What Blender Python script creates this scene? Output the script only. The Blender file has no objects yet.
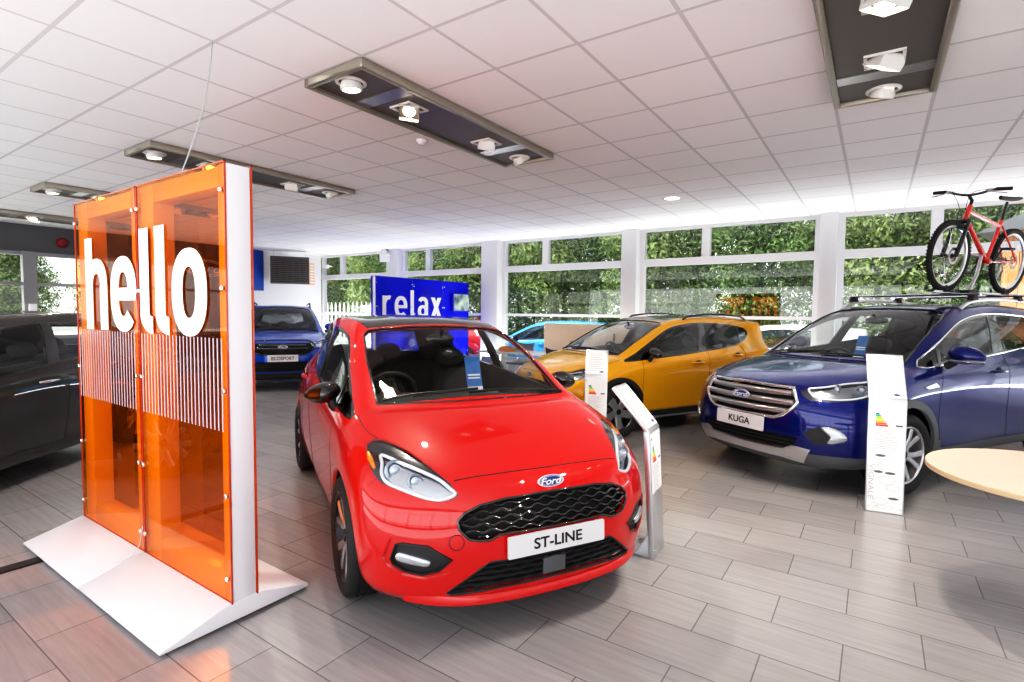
import bpy, bmesh, math, random
import numpy as np
from mathutils import Vector, Matrix
from mathutils.bvhtree import BVHTree
from mathutils import geometry as mgeo

random.seed(7)
SC = bpy.context.scene
COL = SC.collection
PI = math.pi

# ------------------------------------------------------------------ helpers
def link(o, parent=None):
    COL.objects.link(o)
    if parent is not None:
        o.parent = parent
    return o

def tag(o, label=None, cat=None, group=None, kind=None):
    if label: o['label'] = label
    if cat: o['category'] = cat
    if group: o['group'] = group
    if kind: o['kind'] = kind
    return o

def empty(name, loc=(0, 0, 0), rz=0.0, label=None, cat=None, group=None, parent=None):
    o = bpy.data.objects.new(name, None)
    o.empty_display_size = 0.1
    link(o, parent)
    o.location = loc
    o.rotation_euler = (0, 0, rz)
    return tag(o, label, cat, group)

def copy_tree(o, parent=None):
    c = o.copy()
    COL.objects.link(c)
    c.parent = parent
    for ch in [x for x in o.children]:
        copy_tree(ch, c)
    return c

class MB:
    """collects shapes into ONE mesh"""
    def __init__(s):
        s.v = []; s.f = []; s.m = []; s.mi = 0
    def mat(s, i):
        s.mi = i; return s
    def raw(s, vs, fs):
        b = len(s.v)
        s.v += [tuple(p) for p in vs]
        for f in fs:
            s.f.append(tuple(b + i for i in f)); s.m.append(s.mi)
        return s
    def box(s, c, d, rot=None, taper=1.0):
        x, y, z = d[0] / 2, d[1] / 2, d[2] / 2
        vs = []
        for zz, t in ((-z, 1.0), (z, taper)):
            for xx, yy in ((-x, -y), (x, -y), (x, y), (-x, y)):
                p = Vector((xx * t, yy * t, zz))
                if rot is not None: p = rot @ p
                vs.append(p + Vector(c))
        return s.raw(vs, [(3, 2, 1, 0), (4, 5, 6, 7), (0, 1, 5, 4), (1, 2, 6, 5), (2, 3, 7, 6), (3, 0, 4, 7)])
    def tube(s, pts, r, n=8, closed=False, flat=None):
        P = [Vector(p) for p in pts]
        R = r if isinstance(r, (list, tuple)) else [r] * len(P)
        m = len(P); rings = []
        t0 = (P[1] - P[0]).normalized()
        ref = Vector((0, 0, 1)) if abs(t0.z) < 0.9 else Vector((1, 0, 0))
        nrm = (ref - t0 * ref.dot(t0)).normalized()
        for i in range(m):
            if closed: t = (P[(i + 1) % m] - P[i - 1])
            elif i == 0: t = P[1] - P[0]
            elif i == m - 1: t = P[-1] - P[-2]
            else: t = P[i + 1] - P[i - 1]
            t = t.normalized() if t.length > 1e-9 else t0
            nrm = (nrm - t * nrm.dot(t))
            nrm = nrm.normalized() if nrm.length > 1e-6 else t.orthogonal().normalized()
            bi = t.cross(nrm)
            rings.append([P[i] + (nrm * math.cos(2 * PI * k / n) + bi * math.sin(2 * PI * k / n)) * R[i] for k in range(n)])
        vs = [p for ring in rings for p in ring]
        fs = []
        for i in range(m if closed else m - 1):
            j = (i + 1) % m
            for k in range(n):
                l = (k + 1) % n
                fs.append((i * n + k, i * n + l, j * n + l, j * n + k))
        if not closed:
            fs.append(tuple(range(n - 1, -1, -1)))
            fs.append(tuple((m - 1) * n + k for k in range(n)))
        return s.raw(vs, fs)
    def lathe(s, prof, n=32, M=None, a0=0.0, a1=2 * PI, cap=True):
        """prof: (r, h) about local z"""
        full = abs(a1 - a0 - 2 * PI) < 1e-6
        vs = []; k = len(prof); N = n if full else n + 1
        for i in range(N):
            a = a0 + (a1 - a0) * i / n
            for r, h in prof:
                p = Vector((r * math.cos(a), r * math.sin(a), h))
                vs.append(M @ p if M is not None else p)
        fs = []
        for i in range(n):
            j = (i + 1) % N
            for q in range(k - 1):
                fs.append((i * k + q, j * k + q, j * k + q + 1, i * k + q + 1))
        if cap and full:
            if prof[0][0] > 1e-5: fs.append(tuple(i * k for i in range(N - 1, -1, -1)))
            if prof[-1][0] > 1e-5: fs.append(tuple(i * k + k - 1 for i in range(N)))
        return s.raw(vs, fs)
    def prism(s, poly, h0, h1, M=None):
        """poly in local xy, extruded z h0..h1"""
        n = len(poly)
        vs = [Vector((x, y, h)) for h in (h0, h1) for x, y in poly]
        if M is not None: vs = [M @ p for p in vs]
        area = sum(poly[i][0] * poly[(i + 1) % n][1] - poly[(i + 1) % n][0] * poly[i][1] for i in range(n))
        lo = tuple(range(n)); hi = tuple(range(n, 2 * n))
        fs = [lo[::-1] if area > 0 else lo, hi if area > 0 else hi[::-1]]
        for i in range(n):
            j = (i + 1) % n
            q = (i, j, n + j, n + i)
            fs.append(q if area > 0 else q[::-1])
        return s.raw(vs, fs)
    def ball(s, c, r, nu=16, nv=10, rot=None):
        if not isinstance(r, (tuple, list)): r = (r, r, r)
        vs = []; 
        for j in range(nv + 1):
            th = PI * j / nv
            for i in range(nu):
                ph = 2 * PI * i / nu
                p = Vector((r[0] * math.sin(th) * math.cos(ph), r[1] * math.sin(th) * math.sin(ph), r[2] * math.cos(th)))
                if rot is not None: p = rot @ p
                vs.append(p + Vector(c))
        fs = []
        for j in range(nv):
            for i in range(nu):
                k = (i + 1) % nu
                fs.append((j * nu + i, (j + 1) * nu + i, (j + 1) * nu + k, j * nu + k))
        return s.raw(vs, fs)
    def sweep(s, sections, cap=True):
        """list of equal-length point loops"""
        n = len(sections[0]); vs = [p for sec in sections for p in sec]; fs = []
        for i in range(len(sections) - 1):
            for k in range(n):
                l = (k + 1) % n
                fs.append((i * n + k, i * n + l, (i + 1) * n + l, (i + 1) * n + k))
        if cap:
            fs.append(tuple(range(n - 1, -1, -1)))
            fs.append(tuple((len(sections) - 1) * n + k for k in range(n)))
        return s.raw(vs, fs)
    def build(s, name, mats, parent=None, sharp=35, bevel=0.0, seg=2, loc=None, weld=False, subsurf=0, fixn=False):
        me = bpy.data.meshes.new(name)
        me.from_pydata([tuple(p) for p in s.v], [], s.f)
        if not isinstance(mats, (list, tuple)): mats = [mats]
        for m in mats: me.materials.append(m)
        if len(mats) > 1: me.polygons.foreach_set('material_index', s.m)
        if bevel > 0 or weld or fixn:
            bm = bmesh.new(); bm.from_mesh(me)
            bmesh.ops.remove_doubles(bm, verts=bm.verts, dist=1e-5)
            if fixn: bmesh.ops.recalc_face_normals(bm, faces=bm.faces)
            if bevel > 0:
                es = [e for e in bm.edges if len(e.link_faces) == 2 and e.calc_face_angle(0) > math.radians(30)]
                bmesh.ops.bevel(bm, geom=es, offset=bevel, segments=seg, affect='EDGES', profile=0.5, clamp_overlap=True)
            bm.to_mesh(me); bm.free()
        me.polygons.foreach_set('use_smooth', [True] * len(me.polygons))
        me.set_sharp_from_angle(angle=math.radians(sharp))
        me.update()
        o = bpy.data.objects.new(name, me)
        if loc is not None: o.location = loc
        link(o, parent)
        if subsurf:
            md = o.modifiers.new('smooth', 'SUBSURF'); md.levels = subsurf; md.render_levels = subsurf
        return o

def text_geo(body, size=1.0, extrude=0.002, offset=0.0, shear=0.0, spacing=1.0, res=6, sx=1.0):
    """centred text mesh data in its own xy plane (built in font)"""
    cu = bpy.data.curves.new('txt', 'FONT')
    cu.body = body; cu.size = size; cu.extrude = extrude; cu.offset = offset
    cu.shear = shear; cu.space_character = spacing; cu.resolution_u = res
    cu.align_x = 'CENTER'; cu.align_y = 'CENTER'
    o = bpy.data.objects.new('txt', cu); COL.objects.link(o)
    dg = bpy.context.evaluated_depsgraph_get(); dg.update()
    me = o.evaluated_get(dg).to_mesh()
    vs = [Vector((v.co.x * sx, v.co.y, v.co.z)) for v in me.vertices]
    fs = [tuple(p.vertices) for p in me.polygons]
    o.evaluated_get(dg).to_mesh_clear()
    bpy.data.objects.remove(o); bpy.data.curves.remove(cu)
    xs = [v.x for v in vs]; ys = [v.y for v in vs]
    cx, cy = (min(xs) + max(xs)) / 2, (min(ys) + max(ys)) / 2
    vs = [Vector((v.x - cx, v.y - cy, v.z)) for v in vs]
    return vs, fs, (max(xs) - min(xs), max(ys) - min(ys))

def add_text(mb, body, M, **kw):
    vs, fs, d = text_geo(body, **kw)
    mb.raw([M @ v for v in vs], fs)
    return d

def frame(o, x, y):
    """matrix with origin o, local x along x, local y along y"""
    x = Vector(x).normalized(); y = Vector(y); y = (y - x * y.dot(x)).normalized(); z = x.cross(y)
    M = Matrix((x, y, z)).transposed().to_4x4(); M.translation = Vector(o)
    return M

def lerp(a, b, t): return a + (b - a) * t

def smooth_poly(pts, n=6, closed=True):
    """Catmull-Rom through points (tuples any dim)"""
    P = [Vector(p) for p in pts]; out = []
    m = len(P)
    rng = range(m) if closed else range(m - 1)
    for i in rng:
        if closed:
            p0, p1, p2, p3 = P[i - 1], P[i], P[(i + 1) % m], P[(i + 2) % m]
        else:
            p0 = P[max(i - 1, 0)]; p1 = P[i]; p2 = P[i + 1]; p3 = P[min(i + 2, m - 1)]
        for k in range(n):
            t = k / n
            out.append(0.5 * ((2 * p1) + (p2 - p0) * t + (2 * p0 - 5 * p1 + 4 * p2 - p3) * t * t + (3 * p1 - p0 - 3 * p2 + p3) * t ** 3))
    if not closed: out.append(P[-1])
    return out

def round_poly(pts, r, n=4):
    """2D polygon with rounded corners; r scalar or list"""
    P = [Vector((p[0], p[1])) for p in pts]; m = len(P); out = []
    for i in range(m):
        rr = r[i] if isinstance(r, (list, tuple)) else r
        a, b, c = P[i - 1], P[i], P[(i + 1) % m]
        d1 = (a - b); d2 = (c - b)
        k = min(rr, d1.length * 0.45, d2.length * 0.45)
        if k < 1e-5: out.append(b); continue
        s = b + d1.normalized() * k; e = b + d2.normalized() * k
        for q in range(n + 1):
            t = q / n
            out.append(s * (1 - t) ** 2 + b * 2 * t * (1 - t) + e * t * t)
    return [(p.x, p.y) for p in out]

# ------------------------------------------------------------------ materials
def new_mat(name):
    m = bpy.data.materials.new(name); m.use_nodes = True
    nt = m.node_tree
    for n in list(nt.nodes): nt.nodes.remove(n)
    out = nt.nodes.new('ShaderNodeOutputMaterial')
    return m, nt, out

def pbr(name, col, rough=0.5, metal=0.0, coat=0.0, spec=0.5, emit=None, estr=0.0, bump=None, noise=None, coat_rough=0.03):
    m, nt, out = new_mat(name)
    b = nt.nodes.new('ShaderNodeBsdfPrincipled')
    b.inputs['Base Color'].default_value = (*col, 1)
    b.inputs['Roughness'].default_value = rough
    b.inputs['Metallic'].default_value = metal
    b.inputs['Coat Weight'].default_value = coat
    b.inputs['Coat Roughness'].default_value = coat_rough
    b.inputs['Specular IOR Level'].default_value = spec
    if emit:
        b.inputs['Emission Color'].default_value = (*emit, 1)
        b.inputs['Emission Strength'].default_value = estr
    if noise:   # (scale, amount): brightness variation of the base colour
        tc = nt.nodes.new('ShaderNodeTexCoord'); nz = nt.nodes.new('ShaderNodeTexNoise')
        nz.inputs['Scale'].default_value = noise[0]; nz.inputs['Detail'].default_value = 5
        nt.links.new(tc.outputs['Object'], nz.inputs['Vector'])
        mr = nt.nodes.new('ShaderNodeMapRange'); mr.inputs[3].default_value = 1 - noise[1]; mr.inputs[4].default_value = 1 + noise[1]
        nt.links.new(nz.outputs['Fac'], mr.inputs[0])
        hs = nt.nodes.new('ShaderNodeHueSaturation'); hs.inputs['Color'].default_value = (*col, 1)
        nt.links.new(mr.outputs[0], hs.inputs['Value']); nt.links.new(hs.outputs[0], b.inputs['Base Color'])
    if bump:
        tc = nt.nodes.new('ShaderNodeTexCoord'); nz = nt.nodes.new('ShaderNodeTexNoise')
        nz.inputs['Scale'].default_value = bump[0]; nz.inputs['Detail'].default_value = 3
        nt.links.new(tc.outputs['Object'], nz.inputs['Vector'])
        bp = nt.nodes.new('ShaderNodeBump'); bp.inputs['Strength'].default_value = bump[1]; bp.inputs['Distance'].default_value = 0.002
        nt.links.new(nz.outputs['Fac'], bp.inputs['Height']); nt.links.new(bp.outputs[0], b.inputs['Normal'])
    nt.links.new(b.outputs[0], out.inputs[0])
    return m

def clear_glass(name, tint, refl=1.0, ior=1.5, rough=0.0, haze=None):
    """thin sheet: tinted straight-through transmission plus mirror reflection"""
    m, nt, out = new_mat(name)
    t = nt.nodes.new('ShaderNodeBsdfTransparent'); t.inputs[0].default_value = (*tint, 1)
    g = nt.nodes.new('ShaderNodeBsdfGlossy'); g.inputs['Roughness'].default_value = rough
    g.inputs['Color'].default_value = (1, 1, 1, 1)
    # two-sided Schlick reflectance of a thin pane: f0 + (1 - f0) (1 - |cos|)^5
    ge = nt.nodes.new('ShaderNodeNewGeometry'); dt = nt.nodes.new('ShaderNodeVectorMath'); dt.operation = 'DOT_PRODUCT'
    nt.links.new(ge.outputs['Incoming'], dt.inputs[0]); nt.links.new(ge.outputs['Normal'], dt.inputs[1])
    def mth(op, a, b=None):
        n = nt.nodes.new('ShaderNodeMath'); n.operation = op
        for k, v in enumerate((a, b)):
            if v is None: continue
            if isinstance(v, float): n.inputs[k].default_value = v
            else: nt.links.new(v, n.inputs[k])
        return n.outputs[0]
    f0 = .065
    sch = mth('POWER', mth('SUBTRACT', 1.0, mth('ABSOLUTE', dt.outputs['Value'])), 5.0)
    fre = mth('ADD', mth('MULTIPLY', sch, 1 - f0), f0)
    mu = nt.nodes.new('ShaderNodeMath'); mu.operation = 'MULTIPLY'; mu.inputs[1].default_value = refl
    mu.use_clamp = True
    nt.links.new(fre, mu.inputs[0])
    mx = nt.nodes.new('ShaderNodeMixShader')
    nt.links.new(mu.outputs[0], mx.inputs[0]); nt.links.new(g.outputs[0], mx.inputs[2])
    last = t
    if haze:
        d = nt.nodes.new('ShaderNodeBsdfDiffuse'); d.inputs[0].default_value = (*haze[0], 1)
        m2 = nt.nodes.new('ShaderNodeMixShader'); m2.inputs[0].default_value = haze[1]
        nt.links.new(t.outputs[0], m2.inputs[1]); nt.links.new(d.outputs[0], m2.inputs[2]); last = m2
    nt.links.new(last.outputs[0], mx.inputs[1]); nt.links.new(mx.outputs[0], out.inputs[0])
    return m

def paint(name, col, metal=0.25, rough=0.35, flake=0.0):
    return pbr(name, col, rough=rough, metal=metal, coat=1.0, spec=0.05, coat_rough=0.015)
M = {}
M['red_paint'] = paint('red_paint', (0.52, 0.006, 0.005), 0.0, 0.35)
M['yellow_paint'] = paint('yellow_paint', (0.80, 0.38, 0.004), 0.3, 0.35)
M['blue_paint'] = paint('deep_blue_paint', (0.001, 0.007, 0.125), 0.35, 0.30)
M['bright_blue_paint'] = paint('bright_blue_paint', (0.004, 0.06, 0.42), 0.45, 0.30)
M['grey_paint'] = paint('grey_paint', (0.030, 0.026, 0.024), 0.4, 0.32)
M['white_paint'] = paint('white_paint', (0.8, 0.8, 0.8), 0.0, 0.3)
M['lightblue_paint'] = paint('light_blue_paint', (0.05, 0.30, 0.65), 0.2, 0.3)
M['gloss_black'] = pbr('gloss_black', (0.008, 0.008, 0.009), 0.12, coat=1.0)
M['roof_black'] = pbr('black_roof_paint', (0.012, 0.012, 0.013), 0.25, coat=1.0)
M['black_plastic'] = pbr('black_plastic', (0.015, 0.015, 0.016), 0.5)
M['grey_plastic'] = pbr('grey_cladding_plastic', (0.10, 0.105, 0.115), 0.5)
M['seam'] = pbr('seam_black', (0.004, 0.004, 0.004), 0.7)
M['rubber'] = pbr('tyre_rubber', (0.018, 0.018, 0.019), 0.75, bump=(60, 0.2))
M['chrome'] = pbr('chrome', (0.85, 0.85, 0.86), 0.08, 1.0)
M['satin'] = pbr('satin_silver', (0.62, 0.62, 0.64), 0.28, 1.0)
M['alloy'] = pbr('silver_alloy', (0.58, 0.58, 0.60), 0.28, 0.9)
M['dark_alloy'] = pbr('dark_alloy', (0.04, 0.04, 0.045), 0.3, 0.7)
M['disc'] = pbr('brake_disc_steel', (0.35, 0.34, 0.33), 0.35, 1.0)
M['interior'] = pbr('interior_cloth', (0.040, 0.040, 0.043), 0.8, noise=(30, 0.2))
M['trim_dark'] = pbr('interior_plastic', (0.045, 0.045, 0.047), 0.55)
M['plate'] = pbr('plate_white', (0.62, 0.61, 0.63), 0.35)
M['ink'] = pbr('black_ink', (0.006, 0.006, 0.007), 0.5)
M['badge_blue'] = pbr('badge_blue', (0.006, 0.02, 0.16), 0.35)
M['glass_car'] = clear_glass('car_glass', (0.83, 0.86, 0.84), 1.0)
M['glass_dark'] = clear_glass('privacy_glass', (0.10, 0.11, 0.12), 1.1)
M['lens'] = clear_glass('lamp_lens', (0.93, 0.95, 0.97), 1.0)
M['lamp_bowl'] = pbr('lamp_reflector', (0.50, 0.52, 0.55), 0.16, 1.0)
M['lamp_dark'] = pbr('lamp_housing', (0.03, 0.03, 0.033), 0.25, 0.3)
M['lamp_white'] = pbr('lamp_light_guide', (0.72, 0.75, 0.80), 0.15, 0.2, emit=(0.9, 0.95, 1), estr=0.06)
M['amber'] = pbr('amber_indicator', (0.85, 0.22, 0.01), 0.2, coat=1.0)
M['red_lamp'] = pbr('red_lamp', (0.5, 0.01, 0.01), 0.15, coat=1.0)
M['badge_silver'] = pbr('badge_silver', (0.66, 0.67, 0.70), 0.3)
M['sticker_blue'] = pbr('sticker_blue', (0.01, 0.16, 0.50), 0.4)
M['white_gloss'] = pbr('white_gloss', (0.82, 0.82, 0.86), 0.25)
M['white_matt'] = pbr('white_matt', (0.80, 0.80, 0.81), 0.6)
M['paper'] = pbr('paper_white', (0.86, 0.86, 0.88), 0.5)
M['ink_grey'] = pbr('grey_print', (0.45, 0.45, 0.48), 0.6)
# ------------------------------------------------------------------ car shells
def cage_mesh(cg):
    """cg: ring rows {R: [18 pts]}, hood rows, windshield, roof, rear glass -> verts, faces (both halves)"""
    V = []; F = []; idx = {}
    def add(key, p):
        idx[key] = len(V); V.append(Vector(p)); return idx[key]
    ring = cg['ring']; nR = len(ring); nC = len(ring[0])
    hc, rc = cg['cowl_col'], cg['rear_col']          # ring columns where the A pillar base / rear corner sit
    for r in range(nR):
        for c in range(nC): add(('r', r, c), ring[r][c])
    T = nR - 1
    # hood interior rows: side col 4..hc, 3 inner cols (0,1,2); front row are ring cols 0..2, corner ring col 3
    for k in range(4, hc + 1):
        for j in range(3): add(('h', k, j), cg['hood'][k - 4][j])
    H = lambda k, j: (('r', T, j) if k == 3 else (('r', T, k) if j == 3 else ('h', k, j)))
    def quad(a, b, c, d): F.append((idx[a], idx[b], idx[c], idx[d]))
    for r in range(nR - 1):
        for c in range(nC - 1):
            quad(('r', r, c), ('r', r, c + 1), ('r', r + 1, c + 1), ('r', r + 1, c))
    for k in range(3, hc):
        for j in range(3):
            quad(H(k, j), H(k, j + 1), H(k + 1, j + 1), H(k + 1, j))
    # greenhouse: mids and rails per column hc..rc
    for i, c in enumerate(range(hc, rc + 1)):
        add(('m', c), cg['mid'][i]); 
        for j in range(4): add(('t', c, j), cg['roof'][i][j])
    for c in range(hc, rc):
        quad(('r', T, c), ('r', T, c + 1), ('m', c + 1), ('m', c))
        quad(('m', c), ('m', c + 1), ('t', c + 1, 3), ('t', c, 3))
        for j in range(3): quad(('t', c, j), ('t', c, j + 1), ('t', c + 1, j + 1), ('t', c + 1, j))
    for j in range(3): add(('wm', j), cg['wmid'][j]); add(('bm', j), cg['bmid'][j])
    W = lambda j: ('m', hc) if j == 3 else ('wm', j)
    B = lambda j: ('m', rc) if j == 3 else ('bm', j)
    for j in range(3):
        quad(H(hc, j), H(hc, j + 1), W(j + 1), W(j))
        quad(W(j), W(j + 1), ('t', hc, j + 1), ('t', hc, j))
    RB = lambda j: ('r', T, rc + 3 - j)
    for j in range(3):
        quad(RB(j + 1), RB(j), B(j), B(j + 1))
        quad(B(j + 1), B(j), ('t', rc, j), ('t', rc, j + 1))
    # mirror
    for p in V: p.y *= cg.get('yscale', 1.0)
    n = len(V); mp = {}
    for i in range(n):
        if abs(V[i].y) < 1e-6: V[i].y = 0; mp[i] = i
        else: mp[i] = len(V); V.append(Vector((V[i].x, -V[i].y, V[i].z)))
    F2 = [f for f in F] + [tuple(mp[i] for i in f[::-1]) for f in F]
    cre = {}
    def crease(a, b, w):
        i, j = idx[a], idx[b]
        cre[frozenset((i, j))] = w; cre[frozenset((mp[i], mp[j]))] = w
    for (r, c0, c1, w) in cg.get('crease', []):
        for c in range(c0, c1): crease(('r', r, c), ('r', r, c + 1), w)
    for (c0, c1, w) in cg.get('rail_crease', []):
        for c in range(c0, c1): crease(('t', c, 3), ('t', c + 1, 3), w)
    return V, F2, cre

def subdivide(V, F, cre, level):
    """subdivision surface passing (nearly) through the cage points"""
    me = bpy.data.meshes.new('cage')
    me.from_pydata([tuple(v) for v in V], [], F)
    if cre:
        at = me.attributes.new('crease_edge', 'FLOAT', 'EDGE')
        for e in me.edges:
            w = cre.get(frozenset(e.vertices))
            if w: at.data[e.index].value = w
    o = bpy.data.objects.new('cage', me); COL.objects.link(o)
    md = o.modifiers.new('s', 'SUBSURF'); md.levels = 2; md.use_limit_surface = False
    tgt = np.array([tuple(v) for v in V]); cur = tgt.copy(); n = len(V)
    for it in range(3):
        dg = bpy.context.evaluated_depsgraph_get(); dg.update()
        ev = o.evaluated_get(dg).to_mesh()
        a = np.empty(len(ev.vertices) * 3); ev.vertices.foreach_get('co', a); a = a.reshape(-1, 3)[:n]
        o.evaluated_get(dg).to_mesh_clear()
        cur = cur + 0.85 * (tgt - a)
        me.vertices.foreach_set('co', cur.ravel()); me.update()
    md.levels = level
    dg = bpy.context.evaluated_depsgraph_get(); dg.update()
    ev = o.evaluated_get(dg).to_mesh()
    vs = [v.co.copy() for v in ev.vertices]; fs = [tuple(p.vertices) for p in ev.polygons]
    o.evaluated_get(dg).to_mesh_clear()
    bpy.data.objects.remove(o); bpy.data.meshes.remove(me)
    return vs, fs

def in_poly(x, y, poly):
    c = False; j = len(poly) - 1
    for i in range(len(poly)):
        xi, yi = poly[i]; xj, yj = poly[j]
        if (yi > y) != (yj > y) and x < (xj - xi) * (y - yi) / (yj - yi) + xi: c = not c
        j = i
    return c

AX = {'side': ((1, 0, 0), (0, 0, 1)), 'front': ((0, 1, 0), (0, 0, 1)), 'top': ((1, 0, 0), (0, 1, 0))}
R2 = math.sqrt(0.5)
AX['diag'] = ((-R2, R2, 0), (0, 0, 1))      # seen from front left; u grows towards the left rear
AX['diagr'] = ((R2, R2, 0), (0, 0, 1))      # seen from front right (y<0); u grows towards the nose

class Shell:
    def __init__(s, cg, level=3, warp=None):
        V, F, cre = cage_mesh(cg)
        vs, fs = subdivide(V, F, cre, level)
        if warp: vs = [Vector(warp(v)) for v in vs]
        me = bpy.data.meshes.new('shell'); me.from_pydata([tuple(v) for v in vs], [], fs)
        s.bm = bmesh.new(); s.bm.from_mesh(me); bpy.data.meshes.remove(me)
        bmesh.ops.recalc_face_normals(s.bm, faces=s.bm.faces)
        top = max(s.bm.faces, key=lambda f: f.calc_center_median().z)
        if top.normal.z < 0: bmesh.ops.reverse_faces(s.bm, faces=s.bm.faces)
        s.bm.normal_update()
        s.lay = s.bm.faces.layers.int.new('tag')
        s.names = ['body']
        # reference surface for projection and smooth normals
        s.bm.verts.ensure_lookup_table()
        s.rv = [v.co.copy() for v in s.bm.verts]; s.rn = [v.normal.copy() for v in s.bm.verts]
        tris = []
        for f in s.bm.faces:
            q = [v.index for v in f.verts]
            for k in range(1, len(q) - 1): tris.append((q[0], q[k], q[k + 1]))
        s.tris = tris
        s.bvh = BVHTree.FromPolygons(s.rv, tris)
    def normal_at(s, p):
        loc, n, i, d = s.bvh.find_nearest(p)
        a, b, c = s.tris[i]
        A, B, Cc = s.rv[a], s.rv[b], s.rv[c]
        w = mgeo.interpolate_bary if False else None
        v0, v1, v2 = B - A, Cc - A, loc - A
        d00, d01, d11, d20, d21 = v0.dot(v0), v0.dot(v1), v1.dot(v1), v2.dot(v0), v2.dot(v1)
        den = d00 * d11 - d01 * d01
        if abs(den) < 1e-14: return n
        v = (d11 * d20 - d01 * d21) / den; u = (d00 * d21 - d01 * d20) / den
        r = s.rn[a] * (1 - v - u) + s.rn[b] * v + s.rn[c] * u
        return r.normalized() if r.length > 1e-6 else n
    def cast(s, org, d):
        loc, n, i, dist = s.bvh.ray_cast(Vector(org), Vector(d).normalized())
        return loc
    def cast_side(s, x, z, sgn=1):
        return s.cast((x, 3 * sgn, z), (0, -sgn, 0))
    def cast_front(s, y, z):
        return s.cast((4, y, z), (-1, 0, 0))
    def cast_top(s, x, y):
        return s.cast((x, y, 4), (0, 0, -1))
    def on(s, p, off=0.0):
        """nearest surface point, pushed out by off"""
        loc, n, i, d = s.bvh.find_nearest(Vector(p))
        return loc + s.normal_at(loc) * off
    def tagid(s, name):
        if name not in s.names: s.names.append(name)
        return s.names.index(name)
    def cut(s, poly, axes, name, filt):
        """cut the skin along a 2D outline seen along an axis pair; inside faces get the tag"""
        ax = AX[axes] if isinstance(axes, str) else axes
        U, W = Vector(ax[0]), Vector(ax[1])
        xs = [p[0] for p in poly]; ys = [p[1] for p in poly]
        bb = (min(xs), max(xs), min(ys), max(ys))
        bm = s.bm; lay = s.lay; tid = s.tagid(name)
        def box2(f):
            a = [v.co.dot(U) for v in f.verts]; b = [v.co.dot(W) for v in f.verts]
            return min(a), max(a), min(b), max(b)
        cand = set()
        for f in bm.faces:
            c = f.calc_center_median()
            if not filt(c, f.normal): continue
            b = box2(f)
            if b[1] < bb[0] or b[0] > bb[1] or b[3] < bb[2] or b[2] > bb[3]: continue
            cand.add(f)
        n = len(poly)
        for i in range(n):
            p, q = poly[i], poly[(i + 1) % n]
            dx, dy = q[0] - p[0], q[1] - p[1]
            L = math.hypot(dx, dy)
            if L < 1e-6: continue
            nx, ny = -dy / L, dx / L
            x0, x1 = min(p[0], q[0]), max(p[0], q[0]); y0, y1 = min(p[1], q[1]), max(p[1], q[1])
            hit = []
            for f in cand:
                b = box2(f)
                if b[1] < x0 or b[0] > x1 or b[3] < y0 or b[2] > y1: continue
                dd = [(v.co.dot(U) - p[0]) * nx + (v.co.dot(W) - p[1]) * ny for v in f.verts]
                if min(dd) < -1e-6 and max(dd) > 1e-6: hit.append(f)
            if not hit: continue
            g = set(hit)
            for f in hit:
                g.update(f.edges); g.update(f.verts)
            res = bmesh.ops.bisect_plane(bm, geom=list(g), dist=1e-6, plane_co=U * p[0] + W * p[1], plane_no=U * nx + W * ny)
            for e in res['geom']:
                if isinstance(e, bmesh.types.BMFace): cand.add(e)
            cand = {f for f in cand if f.is_valid}
        for f in cand:
            c = f.calc_center_median()
            if in_poly(c.dot(U), c.dot(W), poly): f[lay] = tid
    def take(s, name, outname, mat, parent, offset=0.0, delete=True, scale=1.0, solid=0.0, lining=None):
        """faces with the tag become their own mesh object"""
        tid = s.names.index(name)
        fs = [f for f in s.bm.faces if f[s.lay] == tid]
        if not fs: return None
        return s.make(fs, outname, mat, parent, offset, scale, solid)
    def make(s, fs, outname, mat, parent, offset=0.0, scale=1.0, solid=0.0):
        vmap = {}; V = []; N = []; F = []
        for f in fs:
            for v in f.verts:
                if v not in vmap:
                    n = s.normal_at(v.co); vmap[v] = len(V)
                    V.append(v.co + n * offset); N.append(n)
            F.append(tuple(vmap[v] for v in f.verts))
        if scale != 1.0:
            c = sum(V, Vector()) / len(V); V = [c + (p - c) * scale for p in V]
        nv = len(V)
        if solid > 0:   # turn the open boundary inwards so that the sheet shows a thickness
            cnt = {}
            for f in F:
                for i in range(len(f)):
                    a, b = f[i], f[(i + 1) % len(f)]
                    cnt[(a, b)] = cnt.get((a, b), 0) + 1
            ext = {}
            for (a, b) in list(cnt):
                if (b, a) not in cnt:
                    for q in (a, b):
                        if q not in ext:
                            ext[q] = len(V); V.append(V[q] - N[q] * solid); N.append(N[q])
                    F.append((b, a, ext[a], ext[b]))
        me = bpy.data.meshes.new(outname)
        me.from_pydata([tuple(p) for p in V], [], F)
        me.materials.append(mat)
        me.polygons.foreach_set('use_smooth', [True] * len(me.polygons))
        me.update()
        if len(me.vertices) == len(N):
            try: me.normals_split_custom_set_from_vertices([tuple(n) for n in N])
            except Exception: pass
        o = bpy.data.objects.new(outname, me)
        return link(o, parent)
    def faces(s, *names):
        ids = {s.names.index(n) for n in names if n in s.names}
        return [f for f in s.bm.faces if f[s.lay] in ids]
    def trace(s, poly, how, off=0.002, step=0.03, closed=True):
        """2D outline -> points lying on the skin. how: callable (u,v)->point or None"""
        out = []; m = len(poly)
        for i in range(m if closed else m - 1):
            a, b = poly[i], poly[(i + 1) % m]
            L = math.hypot(b[0] - a[0], b[1] - a[1]); k = max(1, int(L / step))
            for q in range(k):
                t = q / k
                p = how(lerp(a[0], b[0], t), lerp(a[1], b[1], t))
                if p is not None: out.append(p + s.normal_at(p) * off)
        if not closed:
            p = how(*poly[-1])
            if p is not None: out.append(p + s.normal_at(p) * off)
        return out

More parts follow.
